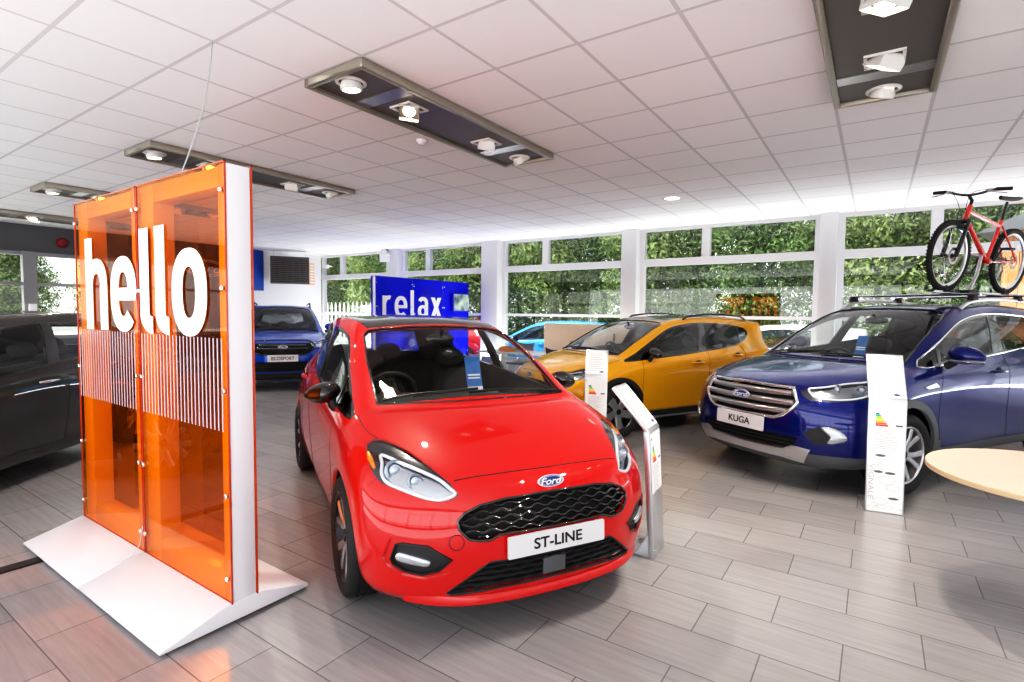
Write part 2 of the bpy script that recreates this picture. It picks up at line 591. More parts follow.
# ------------------------------------------------------------------ wheels
def make_wheel(parent, loc, side, R, W, rimR, style, rim_mat, face_mat=None):
    """side +1: outer face towards +y"""
    rot = Matrix.Rotation(-PI / 2 * side, 4, 'X')      # local z -> outwards
    MT = Matrix.Translation(Vector(loc)) @ rot
    w = empty('wheel', (0, 0, 0), parent=parent)
    h = W / 2
    t = MB()
    prof = [(rimR - 0.012, -h * .80), (rimR + .004, -h * .88), (rimR + (R - rimR) * .5, -h), (R - .022, -h * .93), (R - .004, -h * .75)]
    for g in (-.42, -.14, .14, .42):
        prof += [(R, h * (g - .10)), (R - .007, h * (g - .085)), (R - .007, h * (g + .085) - 0.0), (R, h * (g + .10))]
    prof += [(R - .004, h * .75), (R - .022, h * .93), (rimR + (R - rimR) * .5, h), (rimR + .004, h * .88), (rimR - .012, h * .80)]
    t.lathe(prof, 48, MT, cap=False)
    t.build('tyre', M['rubber'], w, sharp=50)
    b = MB()
    b.lathe([(rimR + .003, h * .86), (rimR - .006, h * .90), (rimR - .016, h * .82), (rimR - .020, h * .45), (rimR - .035, -h * .2), (rimR - .025, -h * .8), (rimR + .003, -h * .86)], 48, MT, cap=False)
    b.build('rim', rim_mat, w, sharp=40)
    d = MB(); d.lathe([(0.0, h * .02), (rimR * .70, h * .02), (rimR * .70, -h * .12), (0, -h * .12)], 32, MT)
    d.build('brake_disc', M['disc'], w)
    f = MB(); zf = h * .62; zr = h * .88
    def spoke(a, w0, w1, r0, r1, z0, z1, th=.028, mb=f, skew=0.0):
        pts = []
        for rr, ww, zz, aa in ((r0, w0, z0, a), (lerp(r0, r1, .55), lerp(w0, w1, .5), lerp(z0, z1, .65), a + skew * .5), (r1, w1, z1, a + skew)):
            c = Vector((math.cos(aa), math.sin(aa), 0)); q = Vector((-math.sin(aa), math.cos(aa), 0))
            pts.append([MT @ (c * rr + q * (-ww / 2) + Vector((0, 0, zz - th))), MT @ (c * rr + q * (-ww / 2) + Vector((0, 0, zz - .006))), MT @ (c * rr + q * (-ww * .32) + Vector((0, 0, zz))),
                        MT @ (c * rr + q * (ww * .32) + Vector((0, 0, zz))), MT @ (c * rr + q * (ww / 2) + Vector((0, 0, zz - .006))), MT @ (c * rr + q * (ww / 2) + Vector((0, 0, zz - th)))])
        mb.sweep(pts)
    if style == 'double5':           # five pairs of thin spokes
        for k in range(5):
            a = 2 * PI * k / 5 + PI / 2
            for sg in (-1, 1): spoke(a + sg * .16, .034, .030, .05, rimR - .012, zf, zr - .012, skew=sg * .10)
    elif style == 'star5':           # five wide tapering blades
        for k in range(5):
            a = 2 * PI * k / 5 + PI / 2
            spoke(a - .05, .075, .115, .05, rimR - .012, zf, zr - .008, skew=.18)
        b2 = MB()
        for k in range(5):
            a = 2 * PI * k / 5 + PI / 2 + .42
            spoke(a, .03, .05, .05, rimR - .012, zf - .02, zr - .03, mb=b2)
        b2.build('dark_spoke', M['dark_alloy'], w)
    elif style == 'twin5':
        for k in range(5):
            a = 2 * PI * k / 5 + PI / 2
            for sg in (-1, 1): spoke(a + sg * .13, .040, .048, .05, rimR - .012, zf, zr - .010, skew=sg * .16)
    else:
        for k in range(10):
            a = 2 * PI * k / 10
            spoke(a, .03, .028, .05, rimR - .012, zf, zr - .012, skew=(.14 if k % 2 else -.14))
    f.lathe([(0, zf + .004), (.05, zf + .004), (.078, zf - .004), (.08, zf - .03), (0, zf - .03)], 24, MT)
    for k in range(5):
        a = 2 * PI * k / 5 + .3
        f.lathe([(.0085, zf - .004), (.0085, zf + .007), (0, zf + .008)], 6, MT @ Matrix.Translation((.056 * math.cos(a), .056 * math.sin(a), 0)))
    f.build('spokes', face_mat or rim_mat, w, sharp=30)
    cpm = MB(); cpm.lathe([(.034, zf), (.032, zf + .012), (.025, zf + .014), (0, zf + .014)], 20, MT)
    cpm.build('hub_cap', M['dark_alloy'], w)
    return w

def badge(parent, P, size=.115):
    """blue oval emblem; P maps local xy plane (z outward)"""
    e = MB(); n = 40
    a, b = size / 2, size * .4 / 2
    def ov(k): return [(a * k * math.cos(2 * PI * i / n), b * k * math.sin(2 * PI * i / n) * (1 + .0)) for i in range(n)]
    e.mat(0).prism(ov(1.12), -.004, .004, P)
    e.mat(1).prism(ov(1.0), .0041, .006, P)
    e.mat(0).prism([(x, y * .94) for x, y in ov(.93)], .0061, .0064, P)
    e.mat(1).prism([(x, y * .90) for x, y in ov(.89)], .0065, .0069, P)
    e.mat(0)
    add_text(e, 'Ford', P @ Matrix.Translation((0, -.001, .0072)), size=size * .335, extrude=.0006, shear=.35, sx=1.35, offset=.0008)
    return e.build('badge', [M['badge_silver'], M['badge_blue']], parent)

def number_plate(parent, P, text, w=.52, h=.111, size=.075, sx=1.0):
    pm = MB(); pm.prism(round_poly([(-w / 2, -h / 2), (w / 2, -h / 2), (w / 2, h / 2), (-w / 2, h / 2)], .008), -.006, .004, P)
    p = pm.build('number_plate', M['plate'], parent, sharp=30)
    t = MB(); add_text(t, text, P @ Matrix.Translation((0, 0, .005)), size=size, extrude=.0008, offset=.0012, sx=sx)
    t.build('lettering', M['ink'], p)
    return p

def seat(parent, x, y, w=.48, wide=False):
    t = empty('seat', parent=parent)
    b = MB(); z0 = .34
    def sec(c, hw, hd, d):   # rounded rect section across y
        return c, hw, hd
    # backrest: sections up a tilted line
    secs = []
    for k, (zz, xx, hw, th) in enumerate([(.40, 0, .90, .13), (.60, -.04, 1.0, .15), (.80, -.10, .98, .14), (.97, -.15, .80, .10), (1.0, -.155, .70, .05)]):
        ww = w / 2 * hw; tt = th / 2
        pts = [(tt, -ww * .85), (tt * 1.1, 0), (tt, ww * .85), (tt * .3, ww), (-tt, ww * .8), (-tt, -ww * .8), (tt * .3, -ww)]
        secs.append([Vector((x - .25 + xx + px, y + py, zz)) for px, py in pts])
    b.sweep(secs)
    b.build('seat_back', M['interior'], t, sharp=60)
    c = MB(); c.box((x, y, z0 + .03), (.52, w, .16)); c.build('seat_cushion', M['interior'], t, bevel=.04, seg=3)
    nh = 3 if wide else 1
    for k in range(nh):
        yy = y + (k - (nh - 1) / 2) * .44
        hd = MB(); hd.ball((x - .43, yy, 1.10), (.055, .13, .085), 14, 8)
        hd.tube([(x - .42, yy - .06, .98), (x - .43, yy - .06, 1.08)], .007, 6); hd.tube([(x - .42, yy + .06, .98), (x - .43, yy + .06, 1.08)], .007, 6)
        hd.build('headrest', M['interior'], t, sharp=60)
    return t

def cabin(parent, sh, rx, dx=0.0, dz=0.0, seats=True, wheel_side=-1, cowl=-.30, dash_w=1.30):
    """dashboard, steering wheel, seats, mirror; wheel_side -1 = car's right"""
    i = MB()
    secs = []
    for xx, zt, zb in ((cowl - .12, .93, .60), (cowl - .35, .955, .58), (cowl - .55, .94, .60), (cowl - .62, .88, .66), (cowl - .60, .74, .66)):
        secs.append([Vector((xx + dx, -dash_w / 2, zb + dz)), Vector((xx + dx, dash_w / 2, zb + dz)), Vector((xx + dx, dash_w / 2, zt - .015 + dz)), Vector((xx + dx, 0, zt + dz)), Vector((xx + dx, -dash_w / 2, zt - .015 + dz))])
    i.sweep(secs)
    i.box((-1.4 + dx, 0, .28 + dz), (2.9, 1.42, .04))       # floor
    i.box((-1.1 + dx, 0, .42 + dz), (1.2, .22, .30))        # tunnel
    i.build('dashboard', M['trim_dark'], parent, sharp=50)
    for sg in (-1, 1):
        d = MB(); d.sweep([[(x_ + dx, sg * y_, .45 + dz), (x_ + dx, sg * (y_ - .05), .45 + dz), (x_ + dx, sg * (y_ - .03), zt_ + dz), (x_ + dx, sg * y_, zt_ + dz)] for x_, y_, zt_ in ((cowl - .10, .69, .955), (cowl - .60, .715, .985), (cowl - 1.3, .715, 1.035))])
        d.build('door_card', M['trim_dark'], parent, fixn=True)
    s = empty('steering_wheel', parent=parent)
    c = Vector((cowl - .72 + dx, wheel_side * .36, .90 + dz))
    ax = Vector((-.90, 0, .42)).normalized(); P = frame(c, (0, 1, 0), ax.cross(Vector((0, 1, 0))))
    r = MB(); r.tube([P @ Vector((.185 * math.cos(2 * PI * k / 32), .185 * math.sin(2 * PI * k / 32), 0)) for k in range(32)], .016, 8, closed=True)
    r.build('rim', M['interior'], s, sharp=60)
    h = MB(); h.ball(c, (.05, .075, .06), 12, 8)
    for a in (0, PI, -PI / 2): h.tube([c, P @ Vector((.18 * math.cos(a), .18 * math.sin(a), 0))], [.02, .014], 6)
    h.build('hub', M['trim_dark'], s, sharp=60)
    if seats:
        for sy in (-1, 1): 
            q = seat(parent, -1.25 + dx, sy * .36); q.location.z = dz
        q = seat(parent, -2.05 + dx, 0, 1.25, True); q.location.z = dz
    return s
# ------------------------------------------------------------------ cages
def roof_rows(ts, cs, fl=2.6):
    """ts: rail points per column, cs: centre line points -> rows of 4"""
    rows = []
    for t, c in zip(ts, cs):
        row = []
        for j in range(3):
            f = (0, .40, .74)[j]
            row.append((lerp(c[0], t[0], f ** 2), t[1] * f, lerp(c[2], t[2], f ** fl)))
        row.append(t); rows.append(row)
    return rows

def fiesta_cage():
    sx = [.20, .04, -.12, -.28, -.80, -1.40, -1.95, -2.45, -2.80]      # c5..c13
    def row(front, sides, rear): return front + sides + rear
    z4 = [.755, .78, .80, .82, .85, .87, .89, .91, .92]
    r0 = row([(.70, 0, .165), (.68, .30, .165), (.60, .55, .165), (.47, .69, .17), (.36, .775, .18)],
             [(x, .785, .185) for x in sx[:8]] + [(-2.80, .77, .21)],
             [(-2.98, .69, .25), (-3.09, .50, .27), (-3.13, .27, .28), (-3.14, 0, .28)])
    r1 = row([(.775, 0, .225), (.755, .30, .225), (.675, .55, .228), (.535, .725, .235), (.395, .810, .25)],
             [(x, .830, .26) for x in sx[:8]] + [(-2.80, .82, .29)],
             [(-3.03, .735, .32), (-3.15, .53, .34), (-3.20, .28, .34), (-3.21, 0, .34)])
    r2 = row([(.805, 0, .40), (.787, .30, .40), (.708, .55, .40), (.560, .735, .40), (.405, .830, .40)],
             [(.20, .855, .41), (.04, .862, .42), (-.12, .862, .42), (-.28, .856, .42), (-.80, .846, .42), (-1.40, .846, .42), (-1.95, .853, .42), (-2.45, .866, .43), (-2.80, .850, .45)],
             [(-3.05, .76, .47), (-3.19, .54, .48), (-3.235, .28, .48), (-3.245, 0, .48)])
    r3 = row([(.795, 0, .58), (.777, .30, .58), (.695, .545, .575), (.540, .735, .57), (.385, .832, .575)],
             [(.19, .860, .59), (.04, .868, .60), (-.12, .867, .60), (-.28, .862, .60), (-.80, .857, .60), (-1.40, .859, .60), (-1.95, .862, .61), (-2.45, .850, .62), (-2.80, .838, .63)],
             [(-3.04, .76, .64), (-3.17, .54, .65), (-3.21, .28, .65), (-3.22, 0, .65)])
    r4 = row([(.755, 0, .69), (.737, .30, .69), (.650, .535, .688), (.485, .712, .69), (.335, .805, .71)],
             [(.18, .840, z4[0]), (.04, .850, z4[1]), (-.12, .852, z4[2]), (-.28, .850, z4[3]), (-.80, .851, z4[4]), (-1.40, .855, z4[5]), (-1.95, .840, z4[6]), (-2.45, .808, z4[7]), (-2.80, .765, z4[8])],
             [(-3.0, .735, .90), (-3.12, .53, .88), (-3.16, .28, .87), (-3.17, 0, .87)])
    r5 = row([(.690, 0, .752), (.670, .30, .754), (.570, .530, .764), (.405, .665, .792), (.27, .720, .826)],
             [(.15, .745, .858), (.03, .752, .890), (-.09, .750, .922), (-.22, .742, .955), (-.80, .778, .985), (-1.40, .790, 1.01), (-1.95, .750, 1.04), (-2.45, .695, 1.075), (-2.80, .645, 1.09)],
             [(-2.97, .59, 1.06), (-3.05, .47, 1.01), (-3.09, .25, .995), (-3.10, 0, .99)])
    hood = [[(.52, 0, .822), (.50, .28, .824), (.40, .53, .829)],
            [(.36, 0, .872), (.34, .29, .874), (.26, .55, .872)],
            [(.20, 0, .912), (.18, .29, .914), (.12, .56, .911)],
            [(.04, 0, .948), (.02, .29, .950), (-.03, .56, .945)],
            [(-.13, 0, .984), (-.135, .28, .983), (-.165, .55, .976)]]
    mid = [(-.60, .660, 1.185), (-1.06, .698, 1.215), (-1.54, .705, 1.235), (-2.02, .650, 1.255), (-2.47, .600, 1.26), (-2.82, .555, 1.25), (-3.01, .51, 1.22)]
    ts = [(-1.03, .545, 1.375), (-1.34, .562, 1.418), (-1.70, .570, 1.438), (-2.1, .555, 1.437), (-2.5, .53, 1.415), (-2.83, .50, 1.385), (-3.0, .465, 1.355)]
    cs = [(-1.04, 0, 1.42), (-1.36, 0, 1.457), (-1.70, 0, 1.472), (-2.1, 0, 1.470), (-2.5, 0, 1.45), (-2.87, 0, 1.415), (-3.06, 0, 1.385)]
    return dict(ring=[r0, r1, r2, r3, r4, r5], hood=hood, mid=mid, roof=roof_rows(ts, cs), cowl_col=8, rear_col=14, yscale=.98,
                wmid=[(-.58, 0, 1.225), (-.585, .27, 1.220), (-.59, .48, 1.205)],
                bmid=[(-3.10, 0, 1.20), (-3.09, .24, 1.20), (-3.06, .43, 1.21)],
                crease=[(1, 0, 4, .35)], rail_crease=[(8, 14, .25)])
def kuga_cage():
    sx = [.22, .05, -.13, -.33, -.90, -1.50, -2.10, -2.66, -3.05]
    row = lambda f, s, r: f + s + r
    z4 = [.905, .93, .945, .955, .975, .99, 1.005, 1.02, 1.03]
    r0 = row([(.78, 0, .235), (.76, .30, .235), (.68, .57, .24), (.55, .74, .25), (.42, .82, .26)],
             [(x, .84, .27) for x in sx[:8]] + [(-3.05, .83, .30)],
             [(-3.30, .74, .34), (-3.44, .52, .36), (-3.49, .28, .36), (-3.50, 0, .36)])
    r1 = row([(.86, 0, .30), (.842, .30, .30), (.765, .58, .305), (.615, .78, .32), (.46, .875, .335)],
             [(x, .885, .345) for x in sx[:8]] + [(-3.05, .875, .38)],
             [(-3.35, .78, .42), (-3.50, .54, .44), (-3.55, .28, .44), (-3.56, 0, .44)])
    r2 = row([(.905, 0, .48), (.888, .30, .48), (.805, .58, .48), (.645, .79, .49), (.475, .892, .49)],
             [(.22, .912, .50), (.05, .918, .50), (-.13, .916, .50), (-.33, .908, .50), (-.90, .898, .50), (-1.50, .90, .50), (-2.10, .908, .50), (-2.66, .918, .51), (-3.05, .90, .53)],
             [(-3.38, .80, .56), (-3.55, .55, .57), (-3.60, .28, .57), (-3.61, 0, .57)])
    r3 = row([(.905, 0, .66), (.885, .30, .66), (.798, .58, .66), (.635, .785, .665), (.46, .888, .675)],
             [(.21, .912, .70), (.05, .920, .715), (-.13, .918, .72), (-.33, .912, .72), (-.90, .905, .72), (-1.50, .908, .72), (-2.10, .914, .73), (-2.66, .922, .74), (-3.05, .90, .75)],
             [(-3.37, .79, .78), (-3.53, .55, .79), (-3.57, .28, .79), (-3.58, 0, .79)])
    r4 = row([(.880, 0, .80), (.860, .30, .80), (.765, .57, .80), (.585, .765, .81), (.40, .860, .845)],
             [(.19, .885, z4[0]), (.05, .895, z4[1]), (-.13, .897, z4[2]), (-.33, .895, z4[3]), (-.90, .896, z4[4]), (-1.50, .90, z4[5]), (-2.10, .905, z4[6]), (-2.66, .905, z4[7]), (-3.05, .875, z4[8])],
             [(-3.32, .76, 1.03), (-3.46, .54, 1.02), (-3.50, .28, 1.02), (-3.51, 0, 1.02)])
    r5 = row([(.82, 0, .895), (.80, .30, .895), (.69, .545, .90), (.49, .70, .925), (.32, .765, .955)],
             [(.16, .790, .985), (.02, .80, 1.012), (-.14, .80, 1.038), (-.32, .795, 1.062), (-.90, .825, 1.09), (-1.50, .838, 1.11), (-2.10, .835, 1.135), (-2.66, .81, 1.17), (-3.05, .77, 1.19)],
             [(-3.27, .69, 1.17), (-3.38, .50, 1.13), (-3.42, .26, 1.12), (-3.43, 0, 1.12)])
    hood = [[(.63, 0, .960), (.61, .29, .960), (.49, .55, .962)],
            [(.42, 0, 1.005), (.40, .30, 1.007), (.31, .58, 1.003)],
            [(.21, 0, 1.043), (.19, .30, 1.045), (.13, .59, 1.037)],
            [(0, 0, 1.075), (-.02, .30, 1.077), (-.07, .59, 1.067)],
            [(-.20, 0, 1.100), (-.21, .29, 1.100), (-.25, .58, 1.090)]]
    mid = [(-.74, .715, 1.325), (-1.16, .742, 1.345), (-1.66, .748, 1.365), (-2.18, .74, 1.38), (-2.68, .72, 1.39), (-3.10, .675, 1.385), (-3.33, .61, 1.36)]
    ts = [(-1.18, .575, 1.548), (-1.46, .595, 1.592), (-1.85, .605, 1.615), (-2.3, .60, 1.61), (-2.75, .585, 1.585), (-3.10, .565, 1.555), (-3.32, .52, 1.52)]
    cs = [(-1.13, 0, 1.59), (-1.45, 0, 1.63), (-1.85, 0, 1.65), (-2.3, 0, 1.645), (-2.75, 0, 1.62), (-3.15, 0, 1.585), (-3.40, 0, 1.545)]
    return dict(ring=[r0, r1, r2, r3, r4, r5], hood=hood, mid=mid, roof=roof_rows(ts, cs), cowl_col=8, rear_col=14,
                wmid=[(-.67, 0, 1.36), (-.675, .30, 1.357), (-.69, .54, 1.345)],
                bmid=[(-3.44, 0, 1.34), (-3.43, .25, 1.34), (-3.39, .46, 1.35)],
                crease=[(5, 0, 4, .3)], rail_crease=[(8, 14, .25)])
# ------------------------------------------------------------------ shared car building steps
def side_filt(sg, ymin=.30, nmin=.15):
    return lambda c, n: c.y * sg > ymin and n.y * sg > nmin

def view_axes(v):
    v = Vector(v).normalized(); U = Vector((-v.y, v.x, 0)).normalized(); W = v.cross(U)
    if W.z < 0: W = -W
    return v, U, W

def arc(cx, cz, r, a0, a1, n):
    return [(cx + r * math.cos(lerp(a0, a1, i / n)), cz + r * math.sin(lerp(a0, a1, i / n))) for i in range(n + 1)]

def shrink(poly, d):
    """offset a 2D polygon inwards by d"""
    n = len(poly); out = []
    A = sum(poly[i][0] * poly[(i + 1) % n][1] - poly[(i + 1) % n][0] * poly[i][1] for i in range(n))
    sg = 1 if A > 0 else -1
    for i in range(n):
        a, b, c = Vector(poly[i - 1][:2]), Vector(poly[i][:2]), Vector(poly[(i + 1) % n][:2])
        e1 = (b - a); e2 = (c - b)
        if e1.length < 1e-9 or e2.length < 1e-9: out.append(tuple(b)); continue
        e1.normalize(); e2.normalize()
        n1 = Vector((-e1.y, e1.x)) * sg; n2 = Vector((-e2.y, e2.x)) * sg
        m = n1 + n2
        m = m.normalized() if m.length > 1e-6 else n1
        k = d / max(.35, m.dot(n1))
        out.append((b.x + m.x * k, b.y + m.y * k))
    return out

class Car:
    def __init__(s, name, label, group, cage, loc, rz, paint, level=3, warp=None, cat='car'):
        s.root = empty(name, loc, rz, label, cat, group)
        s.sh = Shell(cage, level, warp); s.paint = paint; s.post = []
    def arches(s, wheels, r, rc=None, clad=None, dz=0.0, sill=None, z0=-.2):
        sh = s.sh
        for sg, sd in ((1, 'l'), (-1, 'r')):
            if clad:
                for k, (x, z) in enumerate(wheels):
                    sh.cut([(x + rc, z0)] + arc(x, z + dz, rc, 0, PI, 24) + [(x - rc, z0)], 'side', 'clad', side_filt(sg, .45, .05))
                if sill: sh.cut(sill, 'side', 'clad', side_filt(sg, .45, -.2))
            for k, (x, z) in enumerate(wheels):
                sh.cut([(x + r, z0)] + arc(x, z + dz, r, 0, PI, 28) + [(x - r, z0)], 'side', 'void', side_filt(sg, .40, -.3))
        # arch lips and liners
        s.lip = [(x, z + dz, r) for x, z in wheels]
    def liners(s, wy=.60):
        m = MB()
        for x, z, r in s.lip:
            for sg in (1, -1):
                MT = Matrix.Translation((x, sg * .42, z)) @ Matrix.Rotation(-PI / 2 * sg, 4, 'X')
                m.lathe([(0, 0), (r + .012, 0), (r + .012, .36)], 24, MT, a0=(PI if sg > 0 else 0) - .12, a1=(2 * PI if sg > 0 else PI) + .12, cap=False)
        m.box((-1.25, 0, .22), (3.2, 1.2, .05)); m.box((-.9, 0, .24), (1.0, 1.44, .04)); m.box((-1.6, 0, .24), (.9, 1.44, .04))
        m.build('underbody', M['seam'], s.root)
    def mir(s, pts, sg): return [(p[0], p[1] * sg, p[2]) for p in pts]
    def cut3d(s, pts, v, name, sides=(1, -1), pad=.10, nmin=.1, smooth=0):
        """pts given for the left side (y>0)"""
        for sg in sides:
            P = s.mir(pts, sg); vv, U, W = view_axes((v[0], v[1] * sg, v[2]))
            if smooth: P = smooth_poly(P, smooth)
            poly = [(Vector(p).dot(U), Vector(p).dot(W)) for p in P]
            xs = [p[0] for p in P]; ys = [p[1] for p in P]; zs = [p[2] for p in P]
            lo = (min(xs) - pad, min(ys) - pad, min(zs) - pad); hi = (max(xs) + pad, max(ys) + pad, max(zs) + pad)
            s.sh.cut(poly, (U, W), name + ('_l' if sg > 0 else '_r'),
                     lambda c, n: all(lo[i] < c[i] < hi[i] for i in range(3)) and n.dot(vv) > nmin)
    def seam(s, pts3, mb, r=.0028, off=-.0008, closed=False, step=.03, n=6):
        """line of points -> thin dark tube following the skin"""
        P = [Vector(p) for p in pts3]; out = []
        m = len(P)
        for i in range(m if closed else m - 1):
            a, b = P[i], P[(i + 1) % m]; k = max(1, int((b - a).length / step))
            for q in range(k): out.append(s.sh.on(a.lerp(b, q / k), off))
        if not closed: out.append(s.sh.on(P[-1], off))
        out2 = [out[0]]
        for p in out[1:]:
            if (p - out2[-1]).length > .004: out2.append(p)
        if len(out2) > 2: mb.tube(out2, r, n, closed=closed)
    def side_seam(s, poly, mb, sg, r=.0028, closed=True, off=-.0008):
        pts = s.sh.trace(poly, lambda u, v: s.sh.cast_side(u, v, sg), off, .03, closed)
        if len(pts) > 2: mb.tube(pts, r, 6, closed=closed)
    def front_trace(s, poly, off, closed=True, step=.02):
        return s.sh.trace(poly, lambda u, v: s.sh.cast_front(u, v), off, step, closed)
    def doors(s, polys, names):
        for sg, sd in ((1, 'l'), (-1, 'r')):
            for p, n in zip(polys, names): s.sh.cut(p, 'side', n + '_' + sd, side_filt(sg, .5, .1))
    def windows(s, polys, names):
        for sg, sd in ((1, 'l'), (-1, 'r')):
            for p, n in zip(polys, names): s.sh.cut(p, 'side', n + '_' + sd, side_filt(sg, .35, .1))
    def windscreen(s, poly, xmin=-1.4, zmin=.85, nx=.15, name='windscreen'):
        s.sh.cut(poly, 'front', name, lambda c, n: c.x > xmin and c.z > zmin and n.x > nx)
    def rearscreen(s, poly, xmax, zmin):
        s.sh.cut(poly, 'front', 'rear_window', lambda c, n: c.x < xmax and c.z > zmin and n.x < -.25)
    def lining(s, zmin=.55, xmax=-.2, off=-.022):
        sh = s.sh
        ids = [f for f in sh.bm.faces if sh.names[f[sh.lay]] in ('body', 'roof', 'door_l', 'door_r', 'rear_door_l', 'rear_door_r', 'pillar_l', 'pillar_r') and f.calc_center_median().z > zmin and f.calc_center_median().x < xmax]
        o = sh.make(ids, 'cabin_lining', M['interior'], s.root, offset=off)
        return o
    def lamp(s, tagname, outname, inner=None, drl=None, bowls=(), amber=None, sg=1, depth=.045, dark=None):
        """tagged faces -> lens, housing, reflectors; a part with sub-parts"""
        sh = s.sh; tg = tagname + ('_l' if sg > 0 else '_r'); names = [tg]
        ti = tagname + '_in' + ('_l' if sg > 0 else '_r')
        if ti in sh.names: names.append(ti)
        fs = sh.faces(*names)
        if not fs: return None
        h = empty(outname, parent=s.root)
        sh.make(fs, 'lens', M['lens'], h, offset=-.001)
        o = sh.make(sh.faces(tg), 'housing', dark or M['lamp_dark'], h, offset=-.014, solid=.03)
        if len(names) > 1: sh.make(sh.faces(ti), 'reflector', M['lamp_bowl'], h, offset=-.030, solid=.03)
        if drl:
            P = smooth_poly(s.mir(drl, sg), 4); m = MB()
            m.tube([sh.on(p, -.010) for p in P], .0085, 8, closed=True); m.build('light_guide', M['lamp_white'], h, sharp=60)
        for (p, r) in bowls:
            m = MB()
            q = sh.on((p[0], p[1] * sg, p[2])); nn = Vector((.92, .30 * sg, .22)).normalized()
            Mx = frame(q - nn * (.02 + r * .45), nn.orthogonal(), nn.cross(nn.orthogonal()))
            m.mat(0).lathe([(r, .35 * r), (r * .97, .40 * r), (r * .86, .25 * r), (r * .60, -.12 * r), (0, -.3 * r)], 24, Mx, cap=False)
            m.mat(1).lathe([(r * .55, 0), (r * .50, .22 * r), (r * .3, .36 * r), (0, .42 * r)], 20, Mx, cap=False)
            m.build('projector', [M['lamp_bowl'], M['lens_solid']], h, sharp=60)
        if amber:
            P = s.mir(amber, sg); m = MB()
            m.tube([sh.on(p, -.012) for p in P], [.010] + [.016] * (len(P) - 2) + [.008], 8); m.build('indicator', M['amber'], h, sharp=60)
        return h
    def mirror_at(s, c, foot, mat, sg, size=(.075, .105, .065), foot_mat=None, strip=False):
        m = empty('door_mirror', parent=s.root)
        c = Vector((c[0], c[1] * sg, c[2])); f = Vector((foot[0], foot[1] * sg, foot[2]))
        a = MB(); secs = []
        sx, sy, sz = size
        for k in range(9):
            t = -1 + 2 * k / 8
            w = (1 - abs(t) ** 2.6) ** .5 if abs(t) < 1 else 0.12
            w = max(w, .25)
            yy = c.y + sg * sy * t
            droop = -.012 * t
            sc = 1 - .18 * max(0, t)
            secs.append([Vector((c.x + sx * sc * w * (math.cos(a_) if math.cos(a_) > 0 else .45 * math.cos(a_)) + .02 * -abs(t) , yy, c.z + droop + sz * sc * w * math.sin(a_))) for a_ in [2 * PI * q / 16 for q in range(16)]])
        a.sweep(secs if sg > 0 else secs)
        a.build('mirror_housing', mat, m, sharp=60, fixn=True)
        g = MB(); g.ball((c.x - sx * .42, c.y, c.z - .004), (.006, sy * .82, sz * .78), 20, 10); g.build('mirror_glass', M['chrome'], m, sharp=60)
        ft = MB(); ft.tube([f, f.lerp(c, .45) + Vector((0, 0, -.01)), c + Vector((0, -sg * sy * .45, -sz * .35))], [.034, .028, .030], 10); ft.build('mirror_foot', foot_mat or M['black_plastic'], m, sharp=60)
        if strip:
            st = MB(); st.ball((c.x + .012, c.y + sg * .015, c.z - sz * .62), (sx * .80, sy * .95, sz * .28), 20, 8); st.build('indicator_strip', M['satin'], m, sharp=60)
        return m
    def handle(s, x, z, sg, mat, w=.20):
        p = s.sh.cast_side(x, z, sg)
        if p is None: return
        h = MB(); n = Vector((0, sg, 0))
        pts = [Vector((x + w / 2, p.y + sg * .002, z)), Vector((x + w * .38, p.y + sg * .028, z + .002)), Vector((x, p.y + sg * .036, z + .004)), Vector((x - w * .38, p.y + sg * .028, z + .002)), Vector((x - w / 2, p.y + sg * .002, z))]
        h.tube(pts, [.010, .013, .014, .013, .010], 8)
        h.build('door_handle', mat, s.root, sharp=60)
        c = MB(); c.ball((x - .02, p.y - sg * .006, z), (.06, .010, .034), 14, 8); c.build('handle_recess', M['seam'], s.root, sharp=60)
    def wiper(s, a, b, side=1):
        m = MB(); A = s.sh.on(a, .012); B = s.sh.on(b, .012)
        m.tube([A, A.lerp(B, .3) + Vector((0, 0, .014)), A.lerp(B, .65) + Vector((0, 0, .008)), B], [.010, .007, .006, .005], 6)
        pts = [s.sh.on(A.lerp(B, .30 + .7 * k / 10), .006) for k in range(11)]
        m.tube(pts, .006, 6); m.build('wiper', M['black_plastic'], s.root, sharp=60)
    def wheels(s, wheels, R, W, rimR, y, style, rim_mat, face_mat=None):
        for x, z in wheels:
            for sg in (1, -1): make_wheel(s.root, (x, sg * y, z), sg, R, W, rimR, style, rim_mat, face_mat)
M['lens_solid'] = pbr('projector_lens', (.55, .62, .70), .05, .6, coat=1.0)
M['white_lamp'] = pbr('fog_lamp_lens', (.55, .59, .63), .15, .8, coat=1.0)

F_DLO = [(-.125, .902), (-.59, .925), (-1.03, .957), (-1.55, 1.003), (-1.94, 1.034), (-2.25, 1.075), (-2.45, 1.135), (-2.56, 1.21), (-2.54, 1.275), (-2.33, 1.327), (-2.03, 1.356), (-1.61, 1.374), (-1.35, 1.362), (-1.05, 1.318), (-.835, 1.243), (-.60, 1.13), (-.32, .99)]
F_HEAD = [(.176, .712, .857), (.205, .672, .861), (.283, .624, .848), (.387, .574, .825), (.48, .536, .799), (.565, .50, .77), (.642, .464, .736), (.694, .439, .691), (.691, .469, .671), (.668, .522, .66), (.623, .58, .665), (.561, .635, .681), (.49, .689, .694), (.426, .729, .708), (.362, .751, .734), (.292, .759, .774), (.222, .754, .815), (.184, .743, .838)]
F_DRL = [(.31, .700, .812), (.415, .639, .794), (.512, .572, .774), (.596, .51, .75), (.661, .47, .715), (.683, .455, .691), (.66, .521, .669), (.605, .588, .676), (.527, .656, .696), (.449, .705, .712), (.395, .718, .742), (.353, .706, .780)]
